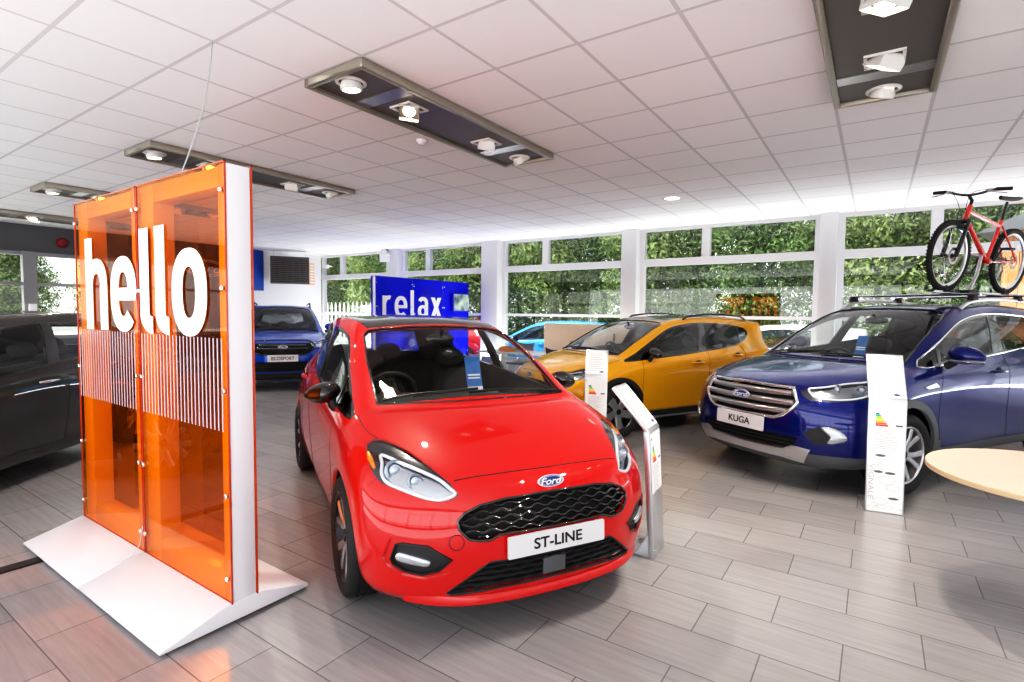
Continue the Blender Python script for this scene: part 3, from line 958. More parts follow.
F_GR = [(-.458, .585), (-.43, .616), (-.36, .647), (-.25, .664), (-.08, .669), (.08, .669), (.25, .664), (.36, .647), (.43, .616), (.458, .585), (.455, .552), (.415, .507), (.37, .498), (.325, .497), (.285, .514), (.26, .518), (-.26, .518), (-.285, .514), (-.325, .497), (-.37, .498), (-.415, .507), (-.455, .552)]
F_LOW = [(-.325, .397), (.325, .397), (.36, .375), (.50, .262), (.48, .250), (.25, .268), (0, .272), (-.25, .268), (-.48, .250), (-.50, .262), (-.36, .375)]
F_FOG = [(.559, .72, .393), (.579, .701, .464), (.602, .678, .474), (.679, .581, .472), (.733, .486, .412), (.705, .535, .362), (.660, .60, .338), (.607, .667, .345), (.567, .71, .371)]

def mesh_pattern(car, poly, z0, z1, dz, per, amp, off, r, mat, y0=-.6, y1=.6, wave=True, name='grille_bars', parent=None):
    m = MB(); zz = z0; k = 0
    while zz <= z1:
        run = []
        y = y0
        while y <= y1:
            ph = (y / per + (.5 if k % 2 else 0)) % 1.0
            tri = 4 * abs(ph - .5) - 1
            wv = max(-.55, min(.55, tri)) / .55 * amp if wave else 0
            z = zz + wv
            if in_poly(y, z, poly):
                p = car.sh.cast_front(y, z)
                if p is not None: run.append(p + Vector((off, 0, 0)))
            else:
                if len(run) > 2: m.tube(run, r, 5)
                run = []
            y += per / 12
        if len(run) > 2: m.tube(run, r, 5)
        zz += dz; k += 1
    return m.build(name, mat, parent or car.root, sharp=60)

def build_fiesta(name, label, group, loc, rz, paint, active=False, plate=None, level=3):
    c = Car(name, label, group, fiesta_cage(), loc, rz, paint, level)
    sh = c.sh; root = c.root; W = [(0, .31), (-2.493, .31)]
    # --- outlines on the skin
    if active:
        c.arches(W, .350, .405, True, dz=.01, sill=[(.0, -.1), (.0, .285), (-2.5, .30), (-2.5, -.1)])
        sh.cut([(-.8, .10), (.8, .10), (.8, .245), (-.8, .245)], 'front', 'clad', lambda q, n: q.x > .25)
    else:
        c.arches(W, .345, dz=.008)
    door = [(-.37, .30), (-.36, .58), (-.385, .92), (-1.03, .955), (-1.535, 1.0), (-1.52, .80), (-1.50, .50), (-1.47, .30)]
    rdoor = [(-1.535, 1.0), (-1.94, 1.032), (-2.25, 1.07), (-2.30, .95), (-2.18, .72), (-2.05, .45), (-2.02, .31), (-1.47, .30), (-1.50, .50), (-1.52, .80)]
    c.doors([door, rdoor], ['door', 'rear_door'])
    dlo = [(p.x, p.y) for p in smooth_poly([(a, b) for a, b in F_DLO], 3)]
    c.windows([dlo], ['pillar'])
    sp = lambda x0a, x0b, x1a, x1b: None
    def clip_band(poly, xa0, xa1, xb0, xb1, inset=.016):
        """part of the side glass opening between two slanted lines; (x at z=1.0, x at z=1.37)"""
        q = shrink(poly, inset)
        fa = lambda z: lerp(xa0, xa1, (z - 1.0) / .37); fb = lambda z: lerp(xb0, xb1, (z - 1.0) / .37)
        def half(P, f, keep):
            out = []
            for i in range(len(P)):
                a, b = P[i], P[(i + 1) % len(P)]
                da, db = (a[0] - f(a[1])) * keep, (b[0] - f(b[1])) * keep
                if da >= 0: out.append(a)
                if da * db < 0:
                    t = da / (da - db); out.append((lerp(a[0], b[0], t), lerp(a[1], b[1], t)))
            return out
        return half(half(q, fa, -1), fb, 1)
    tri = clip_band(dlo, 9, 9, -.545, -.60)
    fw = clip_band(dlo, -.575, -.63, -1.375, -1.515)
    rw = clip_band(dlo, -1.52, -1.62, -2.31, -2.31)
    qw = clip_band(dlo, -2.345, -2.345, -9, -9)
    c.windows([tri, fw, rw, qw], ['corner_glass', 'front_glass', 'rear_glass', 'quarter_glass'])
    ws = [(.612, .970), (.602, 1.06), (.588, 1.19), (.54, 1.335), (.50, 1.362), (.40, 1.376), (.2, 1.389), (0, 1.393)]
    ws = ws + [(-y, z) for y, z in ws[-2::-1]]
    c.windscreen(ws, nx=.1)
    c.rearscreen([(.50, 1.06), (.44, 1.28), (-.44, 1.28), (-.50, 1.06)], -2.8, 1.03)
    sh.cut([(-1.0, .50), (-1.3, .525), (-1.7, .54), (-2.1, .535), (-2.5, .52), (-2.9, .49), (-2.9, -.49), (-2.5, -.52), (-2.1, -.535), (-1.7, -.54), (-1.3, -.525), (-1.0, -.50)], 'top', 'roof', lambda q, n: q.z > 1.30 and n.z > .3)
    c.cut3d(F_HEAD, (.60, .6, .5), 'headlamp'); c.cut3d(F_DRL, (.60, .6, .5), 'headlamp_in')
    grf = lambda q, n: q.x > .5 and n.x > .2
    sh.cut(F_GR, 'front', 'grille', grf)
    sh.cut(F_LOW, 'front', 'low_grille', grf)
    fc = sum((Vector(p) for p in F_FOG), Vector()) / len(F_FOG)
    rec = [tuple(fc + (Vector(p) - fc) * 1.32 + Vector((0, 0, .008))) for p in F_FOG]
    c.cut3d(rec, (.75, .6, .1), 'fogrec', pad=.05); c.cut3d(F_FOG, (.75, .6, .1), 'fog')
    # bonnet panel
    bon = [(.645, .445), (.672, .25), (.682, 0), (.672, -.25), (.645, -.445), (.46, -.53), (.28, -.610), (.18, -.665), (-.02, -.690), (-.16, -.680), (-.128, -.30), (-.125, 0), (-.128, .30), (-.16, .680), (-.02, .690), (.18, .665), (.28, .610), (.46, .53)]
    sh.cut(bon, 'top', 'bonnet', lambda q, n: q.z > .70 and n.z > .3 and q.x > -.3 and sh.names[0] == 'body')
    # --- meshes
    P = paint
    sh.make(sh.faces('body'), 'body', P, root, solid=.02)
    sh.make(sh.faces('bonnet'), 'bonnet', P, root)
    sh.make(sh.faces('roof'), 'roof', M['roof_black'], root)
    for sd in 'lr':
        sh.make(sh.faces('door_' + sd), 'front_door', P, root)
        sh.make(sh.faces('rear_door_' + sd), 'rear_door', P, root)
        sh.make(sh.faces('pillar_' + sd), 'window_frame', M['gloss_black'], root, solid=.02)
        for t, g in (('corner_glass', 'glass_dark'), ('front_glass', 'glass_car'), ('rear_glass', 'glass_car' if not active else 'glass_dark'), ('quarter_glass', 'glass_dark')):
            if t + '_' + sd in sh.names: sh.make(sh.faces(t + '_' + sd), 'side_window', M[g], root, offset=-.004)
    if active: sh.make(sh.faces('clad'), 'wheel_arch_cladding', M['black_plastic'], root, offset=.012, solid=.03)
    sh.make(sh.faces('windscreen'), 'windscreen', M['glass_car'], root, offset=-.002)
    sh.make(sh.faces('rear_window'), 'rear_window', M['glass_car'], root, offset=-.002)
    c.lining(); c.liners()
    # --- seams and gaskets
    for sg in (1, -1):
        m = MB(); c.side_seam(door, m, sg); m.build('panel_gap', M['seam'], root, sharp=60)
        m = MB(); c.side_seam(rdoor, m, sg); m.build('panel_gap', M['seam'], root, sharp=60)
        m = MB(); c.seam([(.19, sg * .690, .858), (.10, sg * .715, .870), (0, sg * .728, .895), (-.10, sg * .728, .925)], m); m.build('panel_gap', M['seam'], root, sharp=60)
        # bumper line under the headlamp to the arch
        m = MB(); c.seam([(.40, sg * .735, .715), (.36, sg * .79, .66), (.345, sg * .82, .62)], m, r=.002); m.build('panel_gap', M['seam'], root, sharp=60)
    m = MB(); c.seam([(.645, .445, .74), (.672, .25, .755), (.68, 0, .757), (.672, -.25, .755), (.645, -.445, .74)], m, r=.0035)
    m.build('panel_gap', M['seam'], root, sharp=60)
    m = MB()
    pts = [sh.on(sh.cast_front(y, z) or Vector((-.5, y, z)), .001) for y, z in ws]
    pts = c.front_trace(ws, .001)
    m.tube(pts, .007, 6, closed=True)
    m.build('windscreen_seal', M['gloss_black'], root, sharp=60)
    # --- grilles
    def blk(tagn, nm, off=-.03): return sh.make(sh.faces(tagn), nm, M['black_plastic'], root, offset=off, solid=-.03 if False else 0)
    g = sh.make(sh.faces('grille'), 'upper_grille', M['seam'], root, offset=-.03)
    mesh_pattern(c, shrink(F_GR, .006), .506, .665, .0275, .088, .0058, -.010, .0072, M['gloss_black'], name='grille_mesh', parent=g)
    m = MB(); m.tube(c.front_trace(F_GR, .001), .006, 8, closed=True); m.build('grille_frame', M['gloss_black'], g, sharp=60)
    g = sh.make(sh.faces('low_grille'), 'lower_grille', M['seam'], root, offset=-.03)
    mesh_pattern(c, shrink(F_LOW, .004), .262, .395, .028, .09, .003, -.012, .0075, M['black_plastic'], name='grille_bars', parent=g)
    q = sh.cast_front(0, .33); m = MB(); m.box((q.x - .008, 0, .335), (.012, .12, .085)); m.build('sensor_panel', M['grey_plastic'], g, bevel=.004)
    m = MB(); m.tube(c.front_trace(F_LOW, -.002), .006, 6, closed=True); m.build('grille_frame', M['black_plastic'], g, sharp=60)
    for sg in (1, -1):
        c.lamp('headlamp', 'headlight', drl=F_DRL, bowls=[((.44, .665, .757), .050), ((.55, .600, .728), .036)], amber=[(.235, .752, .812), (.285, .750, .788), (.345, .742, .757)], sg=sg)
        sd = 'l' if sg > 0 else 'r'
        sh.make(sh.faces('fogrec_' + sd), 'bumper_recess', paint, root, offset=-.013, solid=.01)
        f = sh.make(sh.faces('fog_' + sd), 'fog_light_surround', M['black_plastic'], root, offset=-.020, solid=-.014)
        fp = [(.585, .697, .423), (.603, .678, .433), (.680, .581, .411), (.682, .576, .387), (.668, .596, .379), (.584, .697, .393)]
        pp = smooth_poly(c.mir(fp, sg), 3); cc = sum(pp, Vector()) / len(pp)
        m = MB(); secs = []
        for k, o in ((1.0, -.020), (1.0, -.008), (.85, -.002), (.4, .0)):
            secs.append([sh.on(cc.lerp(p, k), o) for p in pp])
        m.sweep(secs); m.build('fog_lamp', M['white_lamp'], f, sharp=60, fixn=True)
        m = MB(); pts = [sh.on(p, -.010) for p in c.mir(F_FOG, sg)]; m.tube(pts, .005, 6, closed=True); m.build('surround_edge', M['black_plastic'], f, sharp=60)
        # mirrors
        c.mirror_at((-.52, .862, 1.000), (-.50, .765, .885), M['gloss_black'], sg)
        c.handle(-1.30, .855, sg, paint); c.handle(-2.10, .93, sg, paint)
    lip = MB(); secs = []
    for k in range(33):
        y = lerp(-.66, .66, k / 32); p = sh.cast_front(y, .228)
        if p is None: continue
        n = sh.normal_at(p); n = Vector((n.x, n.y, 0)).normalized(); e_ = .018 * min(1, max(-.2, (.66 - abs(y)) / .22))
        secs.append([p + n * (e_ - .03) + Vector((0, 0, -.030)), p + n * e_ + Vector((0, 0, -.026)), p + n * (e_ + .002) + Vector((0, 0, -.008)), p + n * (e_ * .5) + Vector((0, 0, .014)), p - n * .03 + Vector((0, 0, .014))])
    lip.sweep(secs); lip.build('bumper_lip', M['black_plastic'] if active else paint, root, sharp=50, fixn=True)
    q = sh.cast_front(0, .712)
    badge(root, frame(q + Vector((.006, 0, 0)), (0, 1, 0), (-.30, 0, 1)), .125)
    number_plate(root, frame((.822, 0, .462), (0, 1, 0), (-.05, 0, 1)), plate or 'ACTIVE', .515, .098, .068, 1.12)
    tw = sh.on((.738, -.467, .495), .0005); nn = sh.normal_at(tw)
    m = MB(); Mx = frame(tw, nn.orthogonal(), nn.cross(nn.orthogonal())); m.tube([Mx @ Vector((.033 * math.cos(2 * PI * k / 24), .033 * math.sin(2 * PI * k / 24), 0)) for k in range(24)], .0016, 5, closed=True)
    m.build('towing_cover', M['seam'], root)
    c.wiper((-.165, -.05, .98), (-.165, .62, .985)); c.wiper((-.17, -.58, .98), (-.20, .02, 1.0))
    cabin(root, sh, None, dx=.04, cowl=-.22, dash_w=1.22)
    m = MB(); m.ball((-.86, 0, 1.305), (.025, .11, .04), 14, 8); m.tube([(-.86, 0, 1.32), (-.82, 0, 1.37)], .012, 6); m.build('rear_view_mirror', M['gloss_black'], root, sharp=60)
    if active:
        c.wheels(W, .318, .205, .222, .760, 'star5', M['dark_alloy'], M['alloy'])
        for sg in (1, -1):
            m = MB(); m.tube([(-1.30, sg * .545, 1.405), (-1.38, sg * .548, 1.455), (-1.7, sg * .555, 1.487), (-2.1, sg * .55, 1.487), (-2.45, sg * .54, 1.462), (-2.6, sg * .53, 1.405)], .016, 8)
            m.build('roof_rail', M['gloss_black'], root, sharp=60)
        for sg in (1, -1):
            m = MB(); m.tube([(-.47, sg * .815, .205), (-2.03, sg * .815, .205)], .014, 8); m.build('sill_strip', M['satin'], root)
    else:
        c.wheels(W, .312, .205, .230, .752, 'twin5', M['dark_alloy'], M['alloy'])
    m = MB(); m.tube([(-2.75, 0, 1.42), (-2.86, 0, 1.56)], .004, 6); m.build('aerial', M['black_plastic'], root)
    return c
K_DLO = [(-.30, 1.062), (-.75, 1.092), (-1.22, 1.125), (-1.64, 1.165), (-2.07, 1.205), (-2.55, 1.255), (-2.90, 1.305), (-3.03, 1.36), (-2.98, 1.42), (-2.75, 1.475), (-2.40, 1.515), (-2.0, 1.535), (-1.75, 1.538), (-1.52, 1.525), (-1.30, 1.49), (-1.06, 1.425), (-.69, 1.265)]
K_HEAD = [(.758, .467, .882), (.775, .505, .835), (.765, .575, .797), (.68, .68, .795), (.58, .765, .803), (.47, .835, .827), (.33, .865, .865), (.20, .865, .905), (.10, .845, .955), (.13, .800, .985), (.30, .745, .967), (.45, .665, .945), (.611, .587, .919), (.70, .52, .900)]
K_GR = [(-.425, .886), (0, .893), (.425, .886), (.455, .845), (.492, .775), (.465, .725), (.40, .660), (.33, .628), (0, .622), (-.33, .628), (-.40, .660), (-.465, .725), (-.492, .775), (-.455, .845)]
K_LOW = [(-.52, .482), (-.32, .492), (0, .49), (.32, .492), (.52, .482), (.475, .415), (.40, .373), (0, .362), (-.40, .373), (-.475, .415)]
K_SKID = [(-.60, .395), (-.475, .415), (-.40, .373), (0, .362), (.40, .373), (.475, .415), (.60, .395), (.56, .318), (.535, .275), (.37, .297), (0, .300), (-.37, .297), (-.535, .275), (-.56, .318)]
K_FOG = [(.813, .562, .523), (.795, .596, .568), (.753, .661, .600), (.685, .746, .602), (.64, .795, .545), (.623, .811, .509), (.645, .789, .475), (.729, .691, .447), (.767, .637, .444), (.799, .588, .488)]
K_FOGL = [(.753, .661, .594), (.690, .740, .597), (.635, .800, .540), (.640, .797, .490), (.724, .70, .462), (.714, .717, .522)]

def half_poly(P, f, keep):
    out = []
    for i in range(len(P)):
        a, b = P[i], P[(i + 1) % len(P)]
        da, db = (a[0] - f(a[1])) * keep, (b[0] - f(b[1])) * keep
        if da >= 0: out.append(a)
        if da * db < 0:
            t = da / (da - db); out.append((lerp(a[0], b[0], t), lerp(a[1], b[1], t)))
    return out

def build_suv(name, label, group, loc, rz, paint, kind='kuga', plate=None, level=3, warp=None, cat='car'):
    """kind: kuga | eco | mpv ; warp maps the big-car skin to the other bodies"""
    wf = warp or (lambda v: v)
    c = Car(name, label, group, kuga_cage(), loc, rz, paint, level, warp)
    sh = c.sh; root = c.root
    w3 = lambda p: tuple(wf(Vector(p)))
    wxz = lambda P: [(w3((x, .8, z))[0], w3((x, .8, z))[2]) for x, z in P]
    wyz = lambda P: [(w3((.8, y, z))[1], w3((.8, y, z))[2]) for y, z in P]
    wxy = lambda P: [w3((x, y, .9))[:2] for x, y in P]
    W = {'kuga': [(0, .345), (-2.69, .345)], 'eco': [(0, .330), (-2.519, .330)], 'mpv': [(0, .325), (-2.788, .325)]}[kind]
    R = W[0][1]
    if kind == 'mpv': c.arches(W, .372, dz=.01)
    else:
        sill = wxz([(.0, -.2), (.0, .455), (-.49, .43), (-1.49, .49), (-1.86, .535), (-2.69, .54), (-2.69, -.2)])
        c.arches(W, R + .045, R + .110, True, dz=.012, sill=sill)
        sh.cut([(-1, .1), (1, .1), (1, w3((0, 0, .36))[2]), (-1, w3((0, 0, .36))[2])], 'front', 'clad', lambda q, n: q.x > .30)
        sh.cut([(-1, .1), (1, .1), (1, .55), (-1, .55)], 'front', 'clad', lambda q, n: q.x < W[1][0] - .5)
    door = wxz([(-.50, .36), (-.42, .61), (-.45, .85), (-.545, 1.07), (-1.22, 1.12), (-1.62, 1.155), (-1.58, .90), (-1.56, .60), (-1.60, .36)])
    rdoor = wxz([(-1.62, 1.155), (-2.07, 1.20), (-2.55, 1.25), (-2.62, 1.10), (-2.45, .86), (-2.26, .62), (-2.22, .36), (-1.60, .36), (-1.56, .60), (-1.58, .90)])
    c.doors([door, rdoor], ['door', 'rear_door'])
    dlo = wxz([(p.x, p.y) for p in smooth_poly(K_DLO, 3)])
    c.windows([dlo], ['pillar'])
    q = shrink(dlo, .020)
    zz = (w3((0, .8, 1.12))[2], w3((0, .8, 1.53))[2])
    X = lambda x: w3((x, .8, 1.1))[0]
    fx = lambda a, b: (lambda z: lerp(X(a), X(b), (z - zz[0]) / (zz[1] - zz[0])))
    big = lambda v: (lambda z: v)
    c.windows([half_poly(q, fx(-.585, -.75), 1), half_poly(half_poly(q, fx(-.625, -.79), -1), fx(-1.43, -1.65), 1),
               half_poly(half_poly(q, fx(-1.62, -1.79), -1), fx(-2.52, -2.45), 1), half_poly(q, fx(-2.56, -2.49), -1)],
              ['corner_glass', 'front_glass', 'rear_glass', 'quarter_glass'])
    ws = [(.70, 1.085), (.672, 1.20), (.645, 1.34), (.60, 1.48), (.555, 1.54), (.45, 1.568), (.25, 1.580), (0, 1.584)]
    ws = ws + [(-y, z) for y, z in ws[-2::-1]]
    ws = [(w3((-.7, y, z))[1], w3((-.7, y, z))[2]) for y, z in ws]
    c.windscreen(ws, xmin=-1.7, nx=.1)
    rs = [(w3((-3.3, y, z))[1], w3((-3.3, y, z))[2]) for y, z in [(.52, 1.19), (.46, 1.46), (-.46, 1.46), (-.52, 1.19)]]
    c.rearscreen(rs, X(-3.1), 1.0)
    grf = lambda q, n: q.x > .45 and n.x > .2
    head = [w3(p) for p in K_HEAD]
    if kind == 'eco': head = [(p[0], p[1], lerp(p[2], .93, .15)) for p in head]
    c.cut3d(head, (.6, .62, .4), 'headlamp')
    cen = sum((Vector(p) for p in head), Vector()) / len(head)
    inner = [tuple(cen.lerp(Vector(p), .80)) for p in head]
    c.cut3d(inner, (.6, .62, .4), 'headlamp_in')
    GR, LOW = wyz(K_GR), wyz(K_LOW)
    if kind == 'eco':
        GR = [(-.50, .905), (-.44, .935), (0, .945), (.44, .935), (.50, .905), (.565, .845), (.53, .775), (.44, .715), (.36, .690), (-.36, .690), (-.44, .715), (-.53, .775), (-.565, .845)]
        LOW = [(-.60, .545), (-.3, .56), (.3, .56), (.60, .545), (.56, .42), (.45, .37), (-.45, .37), (-.56, .42)]
    sh.cut(GR, 'front', 'grille', grf); sh.cut(LOW, 'front', 'low_grille', grf)
    SK = wyz(K_SKID)
    if kind == 'kuga': sh.cut(SK, 'front', 'skid', grf)
    fog = [w3(p) for p in K_FOG]
    c.cut3d(fog, (.75, .6, .1), 'fog')
    bon = wxy([(.735, .455), (.79, .25), (.81, 0), (.79, -.25), (.735, -.455), (.60, -.575), (.43, -.660), (.28, -.725), (.10, -.775), (-.10, -.775), (-.30, -.735), (-.235, -.35), (-.20, 0), (-.235, .35), (-.30, .735), (-.10, .775), (.10, .775), (.28, .725), (.43, .660), (.60, .575)])
    zb = w3((.8, 0, .885))[2]
    sh.cut(bon, 'top', 'bonnet', lambda q, n: q.z > zb - .02 and n.z > .3 and q.x > -.5)
    # meshes
    sh.make(sh.faces('body'), 'body', paint, root, solid=.02)
    sh.make(sh.faces('bonnet'), 'bonnet', paint, root)
    for sd in 'lr':
        sh.make(sh.faces('door_' + sd), 'front_door', paint, root); sh.make(sh.faces('rear_door_' + sd), 'rear_door', paint, root)
        sh.make(sh.faces('pillar_' + sd), 'window_frame', M['gloss_black'], root, solid=.02)
        for t, g in (('corner_glass', 'glass_dark'), ('front_glass', 'glass_car'), ('rear_glass', 'glass_dark' if kind == 'mpv' else 'glass_car'), ('quarter_glass', 'glass_dark')):
            if t + '_' + sd in sh.names: sh.make(sh.faces(t + '_' + sd), 'side_window', M[g], root, offset=-.004)
    if kind != 'mpv': sh.make(sh.faces('clad'), 'wheel_arch_cladding', M['grey_plastic'] if kind == 'kuga' else M['black_plastic'], root, offset=.008, solid=.03)
    sh.make(sh.faces('windscreen'), 'windscreen', M['glass_car'], root, offset=-.002)
    sh.make(sh.faces('rear_window'), 'rear_window', M['glass_dark'], root, offset=-.002)
    if kind == 'kuga': sh.make(sh.faces('skid'), 'skid_plate', M['satin'], root, offset=.014, solid=.03)
    c.lining(zmin=.6, xmax=-.5); c.liners()
    for sg in (1, -1):
        m = MB(); c.side_seam(door, m, sg); m.build('panel_gap', M['seam'], root, sharp=60)
        m = MB(); c.side_seam(rdoor, m, sg); m.build('panel_gap', M['seam'], root, sharp=60)
        m = MB(); c.seam([w3(p) for p in [(.12, sg * .775, .985), (.0, sg * .785, 1.01), (-.15, sg * .785, 1.04), (-.30, sg * .775, 1.065)]], m); m.build('panel_gap', M['seam'], root, sharp=60)
    m = MB()
    c.seam([w3(p) for p in [(.735, .455, .905), (.79, .25, .90), (.81, 0, .90), (.79, -.25, .90), (.735, -.455, .905)]], m, r=.004)
    m.build('panel_gap', M['seam'], root, sharp=60)
    m = MB(); m.tube(c.front_trace(ws, .001), .008, 6, closed=True); m.build('windscreen_seal', M['gloss_black'], root, sharp=60)
    # bright strip round the side windows
    if kind != 'eco':
        for sg in (1, -1):
            m = MB(); pts = sh.trace([p for p in dlo], lambda u, v: sh.cast_side(u, v, sg), .002, .04, True)
            m.tube(pts, .0075, 6, closed=True); m.build('window_strip', M['chrome'] if kind == 'kuga' else M['satin'], root, sharp=60)
    g = sh.make(sh.faces('grille'), 'upper_grille', M['seam'], root, offset=-.045)
    def bar(zc, yw, hh, mat, off, nm, par):
        b = MB(); secs = []
        for k in range(21):
            y = lerp(-yw, yw, k / 20); p = sh.cast_front(y, zc)
            if p is None: continue
            x = p.x + off
            secs.append([Vector((x, y, zc - hh)), Vector((x + .010, y, zc - hh * .5)), Vector((x + .012, y, zc + hh * .4)), Vector((x, y, zc + hh)), Vector((x - .02, y, zc + hh)), Vector((x - .02, y, zc - hh))])
        b.sweep(secs); return b.build(nm, mat, par, sharp=60, fixn=True)
    if kind == 'eco':
        mesh_pattern(c, shrink(GR, .01), .70, .94, .03, .09, .009, -.015, .006, M['gloss_black'], name='grille_mesh', parent=g)
        bar(.86, .40, .014, M['grey_plastic'], .0, 'grille_bar', g); bar(.80, .44, .012, M['grey_plastic'], .0, 'grille_bar', g)
        m = MB(); m.tube(c.front_trace(GR, .004), .014, 8, closed=True); m.build('grille_frame', M['gloss_black'], g, sharp=60)
    else:
        z1, z2, z3 = [w3((.9, 0, z))[2] for z in (.84, .765, .69)]
        for z, yw in ((z1, .43), (z2, .465), (z3, .42)): bar(z, w3((0, yw, z))[1], .024, M['satin'], -.006, 'grille_bar', g)
        m = MB(); m.tube(c.front_trace(GR, .002), .016, 8, closed=True); m.build('grille_frame', M['chrome'], g, sharp=60)
    lg = sh.make(sh.faces('low_grille'), 'lower_grille', M['seam'], root, offset=-.035)
    lz = [p[1] for p in LOW]
    mesh_pattern(c, shrink(LOW, .008), min(lz) + .02, max(lz) - .01, .034, .07, .0, -.014, .008, M['black_plastic'], wave=False, name='grille_bars', parent=lg)
    for sg in (1, -1):
        c.lamp('headlamp', 'headlight', bowls=[(tuple(cen + Vector((-.07, .05, -.022))), .040), (tuple(cen + Vector((.06, -.07, -.030))), .038)], sg=sg, drl=inner)
        sd = 'l' if sg > 0 else 'r'
        f = sh.make(sh.faces('fog_' + sd), 'fog_light_surround', M['black_plastic'], root, offset=-.010, solid=-.012)
        fl = c.mir([w3(p) for p in K_FOGL], sg); pp = smooth_poly(fl, 3); cc = sum(pp, Vector()) / len(pp); m = MB(); secs = []
        for k, o in ((1.0, -.012), (1.0, .002), (.85, .010), (.4, .012)): secs.append([sh.on(cc.lerp(p, k), o) for p in pp])
        m.sweep(secs); m.build('fog_lamp', M['white_lamp'], f, sharp=60, fixn=True)
        mp = w3((-.60, 1.0, 1.175)); ft = w3((-.60, .86, 1.07))
        if kind == 'kuga' and sg < 0: mp = (-.98, .905, 1.175); ft = (-.80, .84, 1.09)       # folded in
        c.mirror_at(mp, ft, paint if kind != 'mpv' else paint, sg, size=(.09, .135, .082), strip=(kind == 'kuga'))
        hm = {'kuga': paint, 'eco': paint, 'mpv': M['chrome']}[kind]
        hx = w3((-1.40, .9, 1.0)); c.handle(hx[0], hx[2], sg, hm, .22); hx = w3((-2.38, .9, 1.07)); c.handle(hx[0], hx[2], sg, hm, .22)
        if kind == 'kuga':   # wing vent ornament
            m = MB(); vp = [(-.20, .905, .905), (-.37, .898, .933), (-.414, .905, .900), (-.25, .906, .888)]
            pp = c.mir(vp, sg); m.sweep([[sh.on(p, -.004) for p in pp], [sh.on(p, .010) for p in pp]]); m.build('wing_vent', M['chrome'], root, fixn=True)
            m = MB(); pts = [sh.on(p, .001) for p in c.mir([(-.36, .905, .825), (-.75, .90, .875), (-1.2, .90, .929), (-1.6, .90, .972), (-2.2, .9, 1.02)], sg)]
        if kind != 'mpv':    # raised roof rails
            m = MB(); pts = [w3((x, sg * y, z)) for x, y, z in [(-1.33, .585, 1.575), (-1.42, .588, 1.625), (-1.55, .592, 1.662), (-1.9, .60, 1.688), (-2.5, .595, 1.678), (-2.95, .58, 1.645), (-3.15, .57, 1.60), (-3.22, .562, 1.55)]]
            m.tube(smooth_poly(pts, 4, False), .021 if kind == 'kuga' else .018, 8); m.build('roof_rail', M['satin'] if kind == 'kuga' else M['black_plastic'], root, sharp=60)
    zb = w3((.9, 0, .79 if kind == 'kuga' else .765))[2] if kind != 'eco' else .83
    qq = sh.cast_front(0, zb)
    badge(root, frame(qq + Vector((.030, 0, 0)), (0, 1, 0), (-.12, 0, 1)), .165 if kind == 'kuga' else .15)
    zp = w3((.9, 0, .555))[2] if kind != 'eco' else .625
    qq = sh.cast_front(0, zp)
    if plate: number_plate(root, frame(qq + Vector((.018, 0, 0)), (0, 1, 0), (-.03, 0, 1)), plate, .52, .125, .082, 1.05 if kind == 'kuga' else .95)
    for a, b in (((-.24, -.05, 1.095), (-.30, .68, 1.10)), ((-.26, -.66, 1.10), (-.30, .0, 1.12))): c.wiper(w3(a), w3(b))
    dxc = w3((-.24, 0, 1))[0] + .22; dzc = w3((0, 0, 1.09))[2] - .985
    cabin(root, sh, None, dx=dxc - .02, dz=dzc - .03, cowl=-.26, dash_w=1.3)
    m = MB(); p = w3((-1.02, 0, 1.46)); m.ball(p, (.025, .12, .04), 14, 8); m.tube([p, (p[0] + .06, 0, p[2] + .06)], .012, 6); m.build('rear_view_mirror', M['gloss_black'], root, sharp=60)
    st = {'kuga': 'twin5', 'eco': 'star5', 'mpv': 'ten'}[kind]
    ww = w3((0, .81, 0))[1]
    c.wheels(W, R, .225, R * .70, ww, st, M['alloy'] if kind != 'eco' else M['dark_alloy'], M['alloy'])
    return c

def eco_warp(v):
    x = v.x * .9364 if v.x < 0 else v.x * .88
    if v.x < -2.69: x = -2.519 + (v.x + 2.69) * .80
    return Vector((x, v.y * .955, v.z * .985 + .0))

def mpv_warp(v):
    x = v.x * 1.0364
    z = v.z
    if z < .5: z = .165 + (z - .235) * (.44 - .165) / .265
    else: z = .44 + (z - .5) * (1.655 - .44) / (1.65 - .5)
    # quicker windscreen: cowl further forward
    if v.x > -1.4 and v.z > .95: x += .14 * max(0, 1 - abs(v.x + .35) / 1.0) * min(1, (v.z - .95) / .12)
    return Vector((x, v.y * 1.0, z))
# ------------------------------------------------------------------ camera (room axes: X along the window wall, Y towards it)
HC = 1.5
CH = 3.093          # ceiling height
def setup_camera():
    f, pitch, roll, yaw = 532.3, .053, -.0103, .5991
    cp, sp, cr, sr, c, s = math.cos(pitch), math.sin(pitch), math.cos(roll), math.sin(roll), math.cos(yaw), math.sin(yaw)
    def R(x, y):
        x, y = x * cr + y * sr, -x * sr + y * cr
        Y = cp + y * sp; Z = -sp + y * cp
        return Vector((x * c - Y * s, x * s + Y * c, Z))
    fwd = R(0, 0); right = (R(1, 0) - fwd).normalized(); up = (R(0, 1) - fwd).normalized(); fwd.normalize()
    cam = bpy.data.cameras.new('camera'); o = bpy.data.objects.new('camera', cam); COL.objects.link(o)
    cam.sensor_width = 36; cam.lens = f / 1024 * 36; cam.clip_start = .05; cam.clip_end = 300
    m = Matrix((right, up, -fwd)).transposed().to_4x4(); m.translation = (0, 0, HC)
    o.matrix_world = m
    SC.camera = o
setup_camera()

# ------------------------------------------------------------------ surfaces
def nodes(nt, *types): return [nt.nodes.new(t) for t in types]

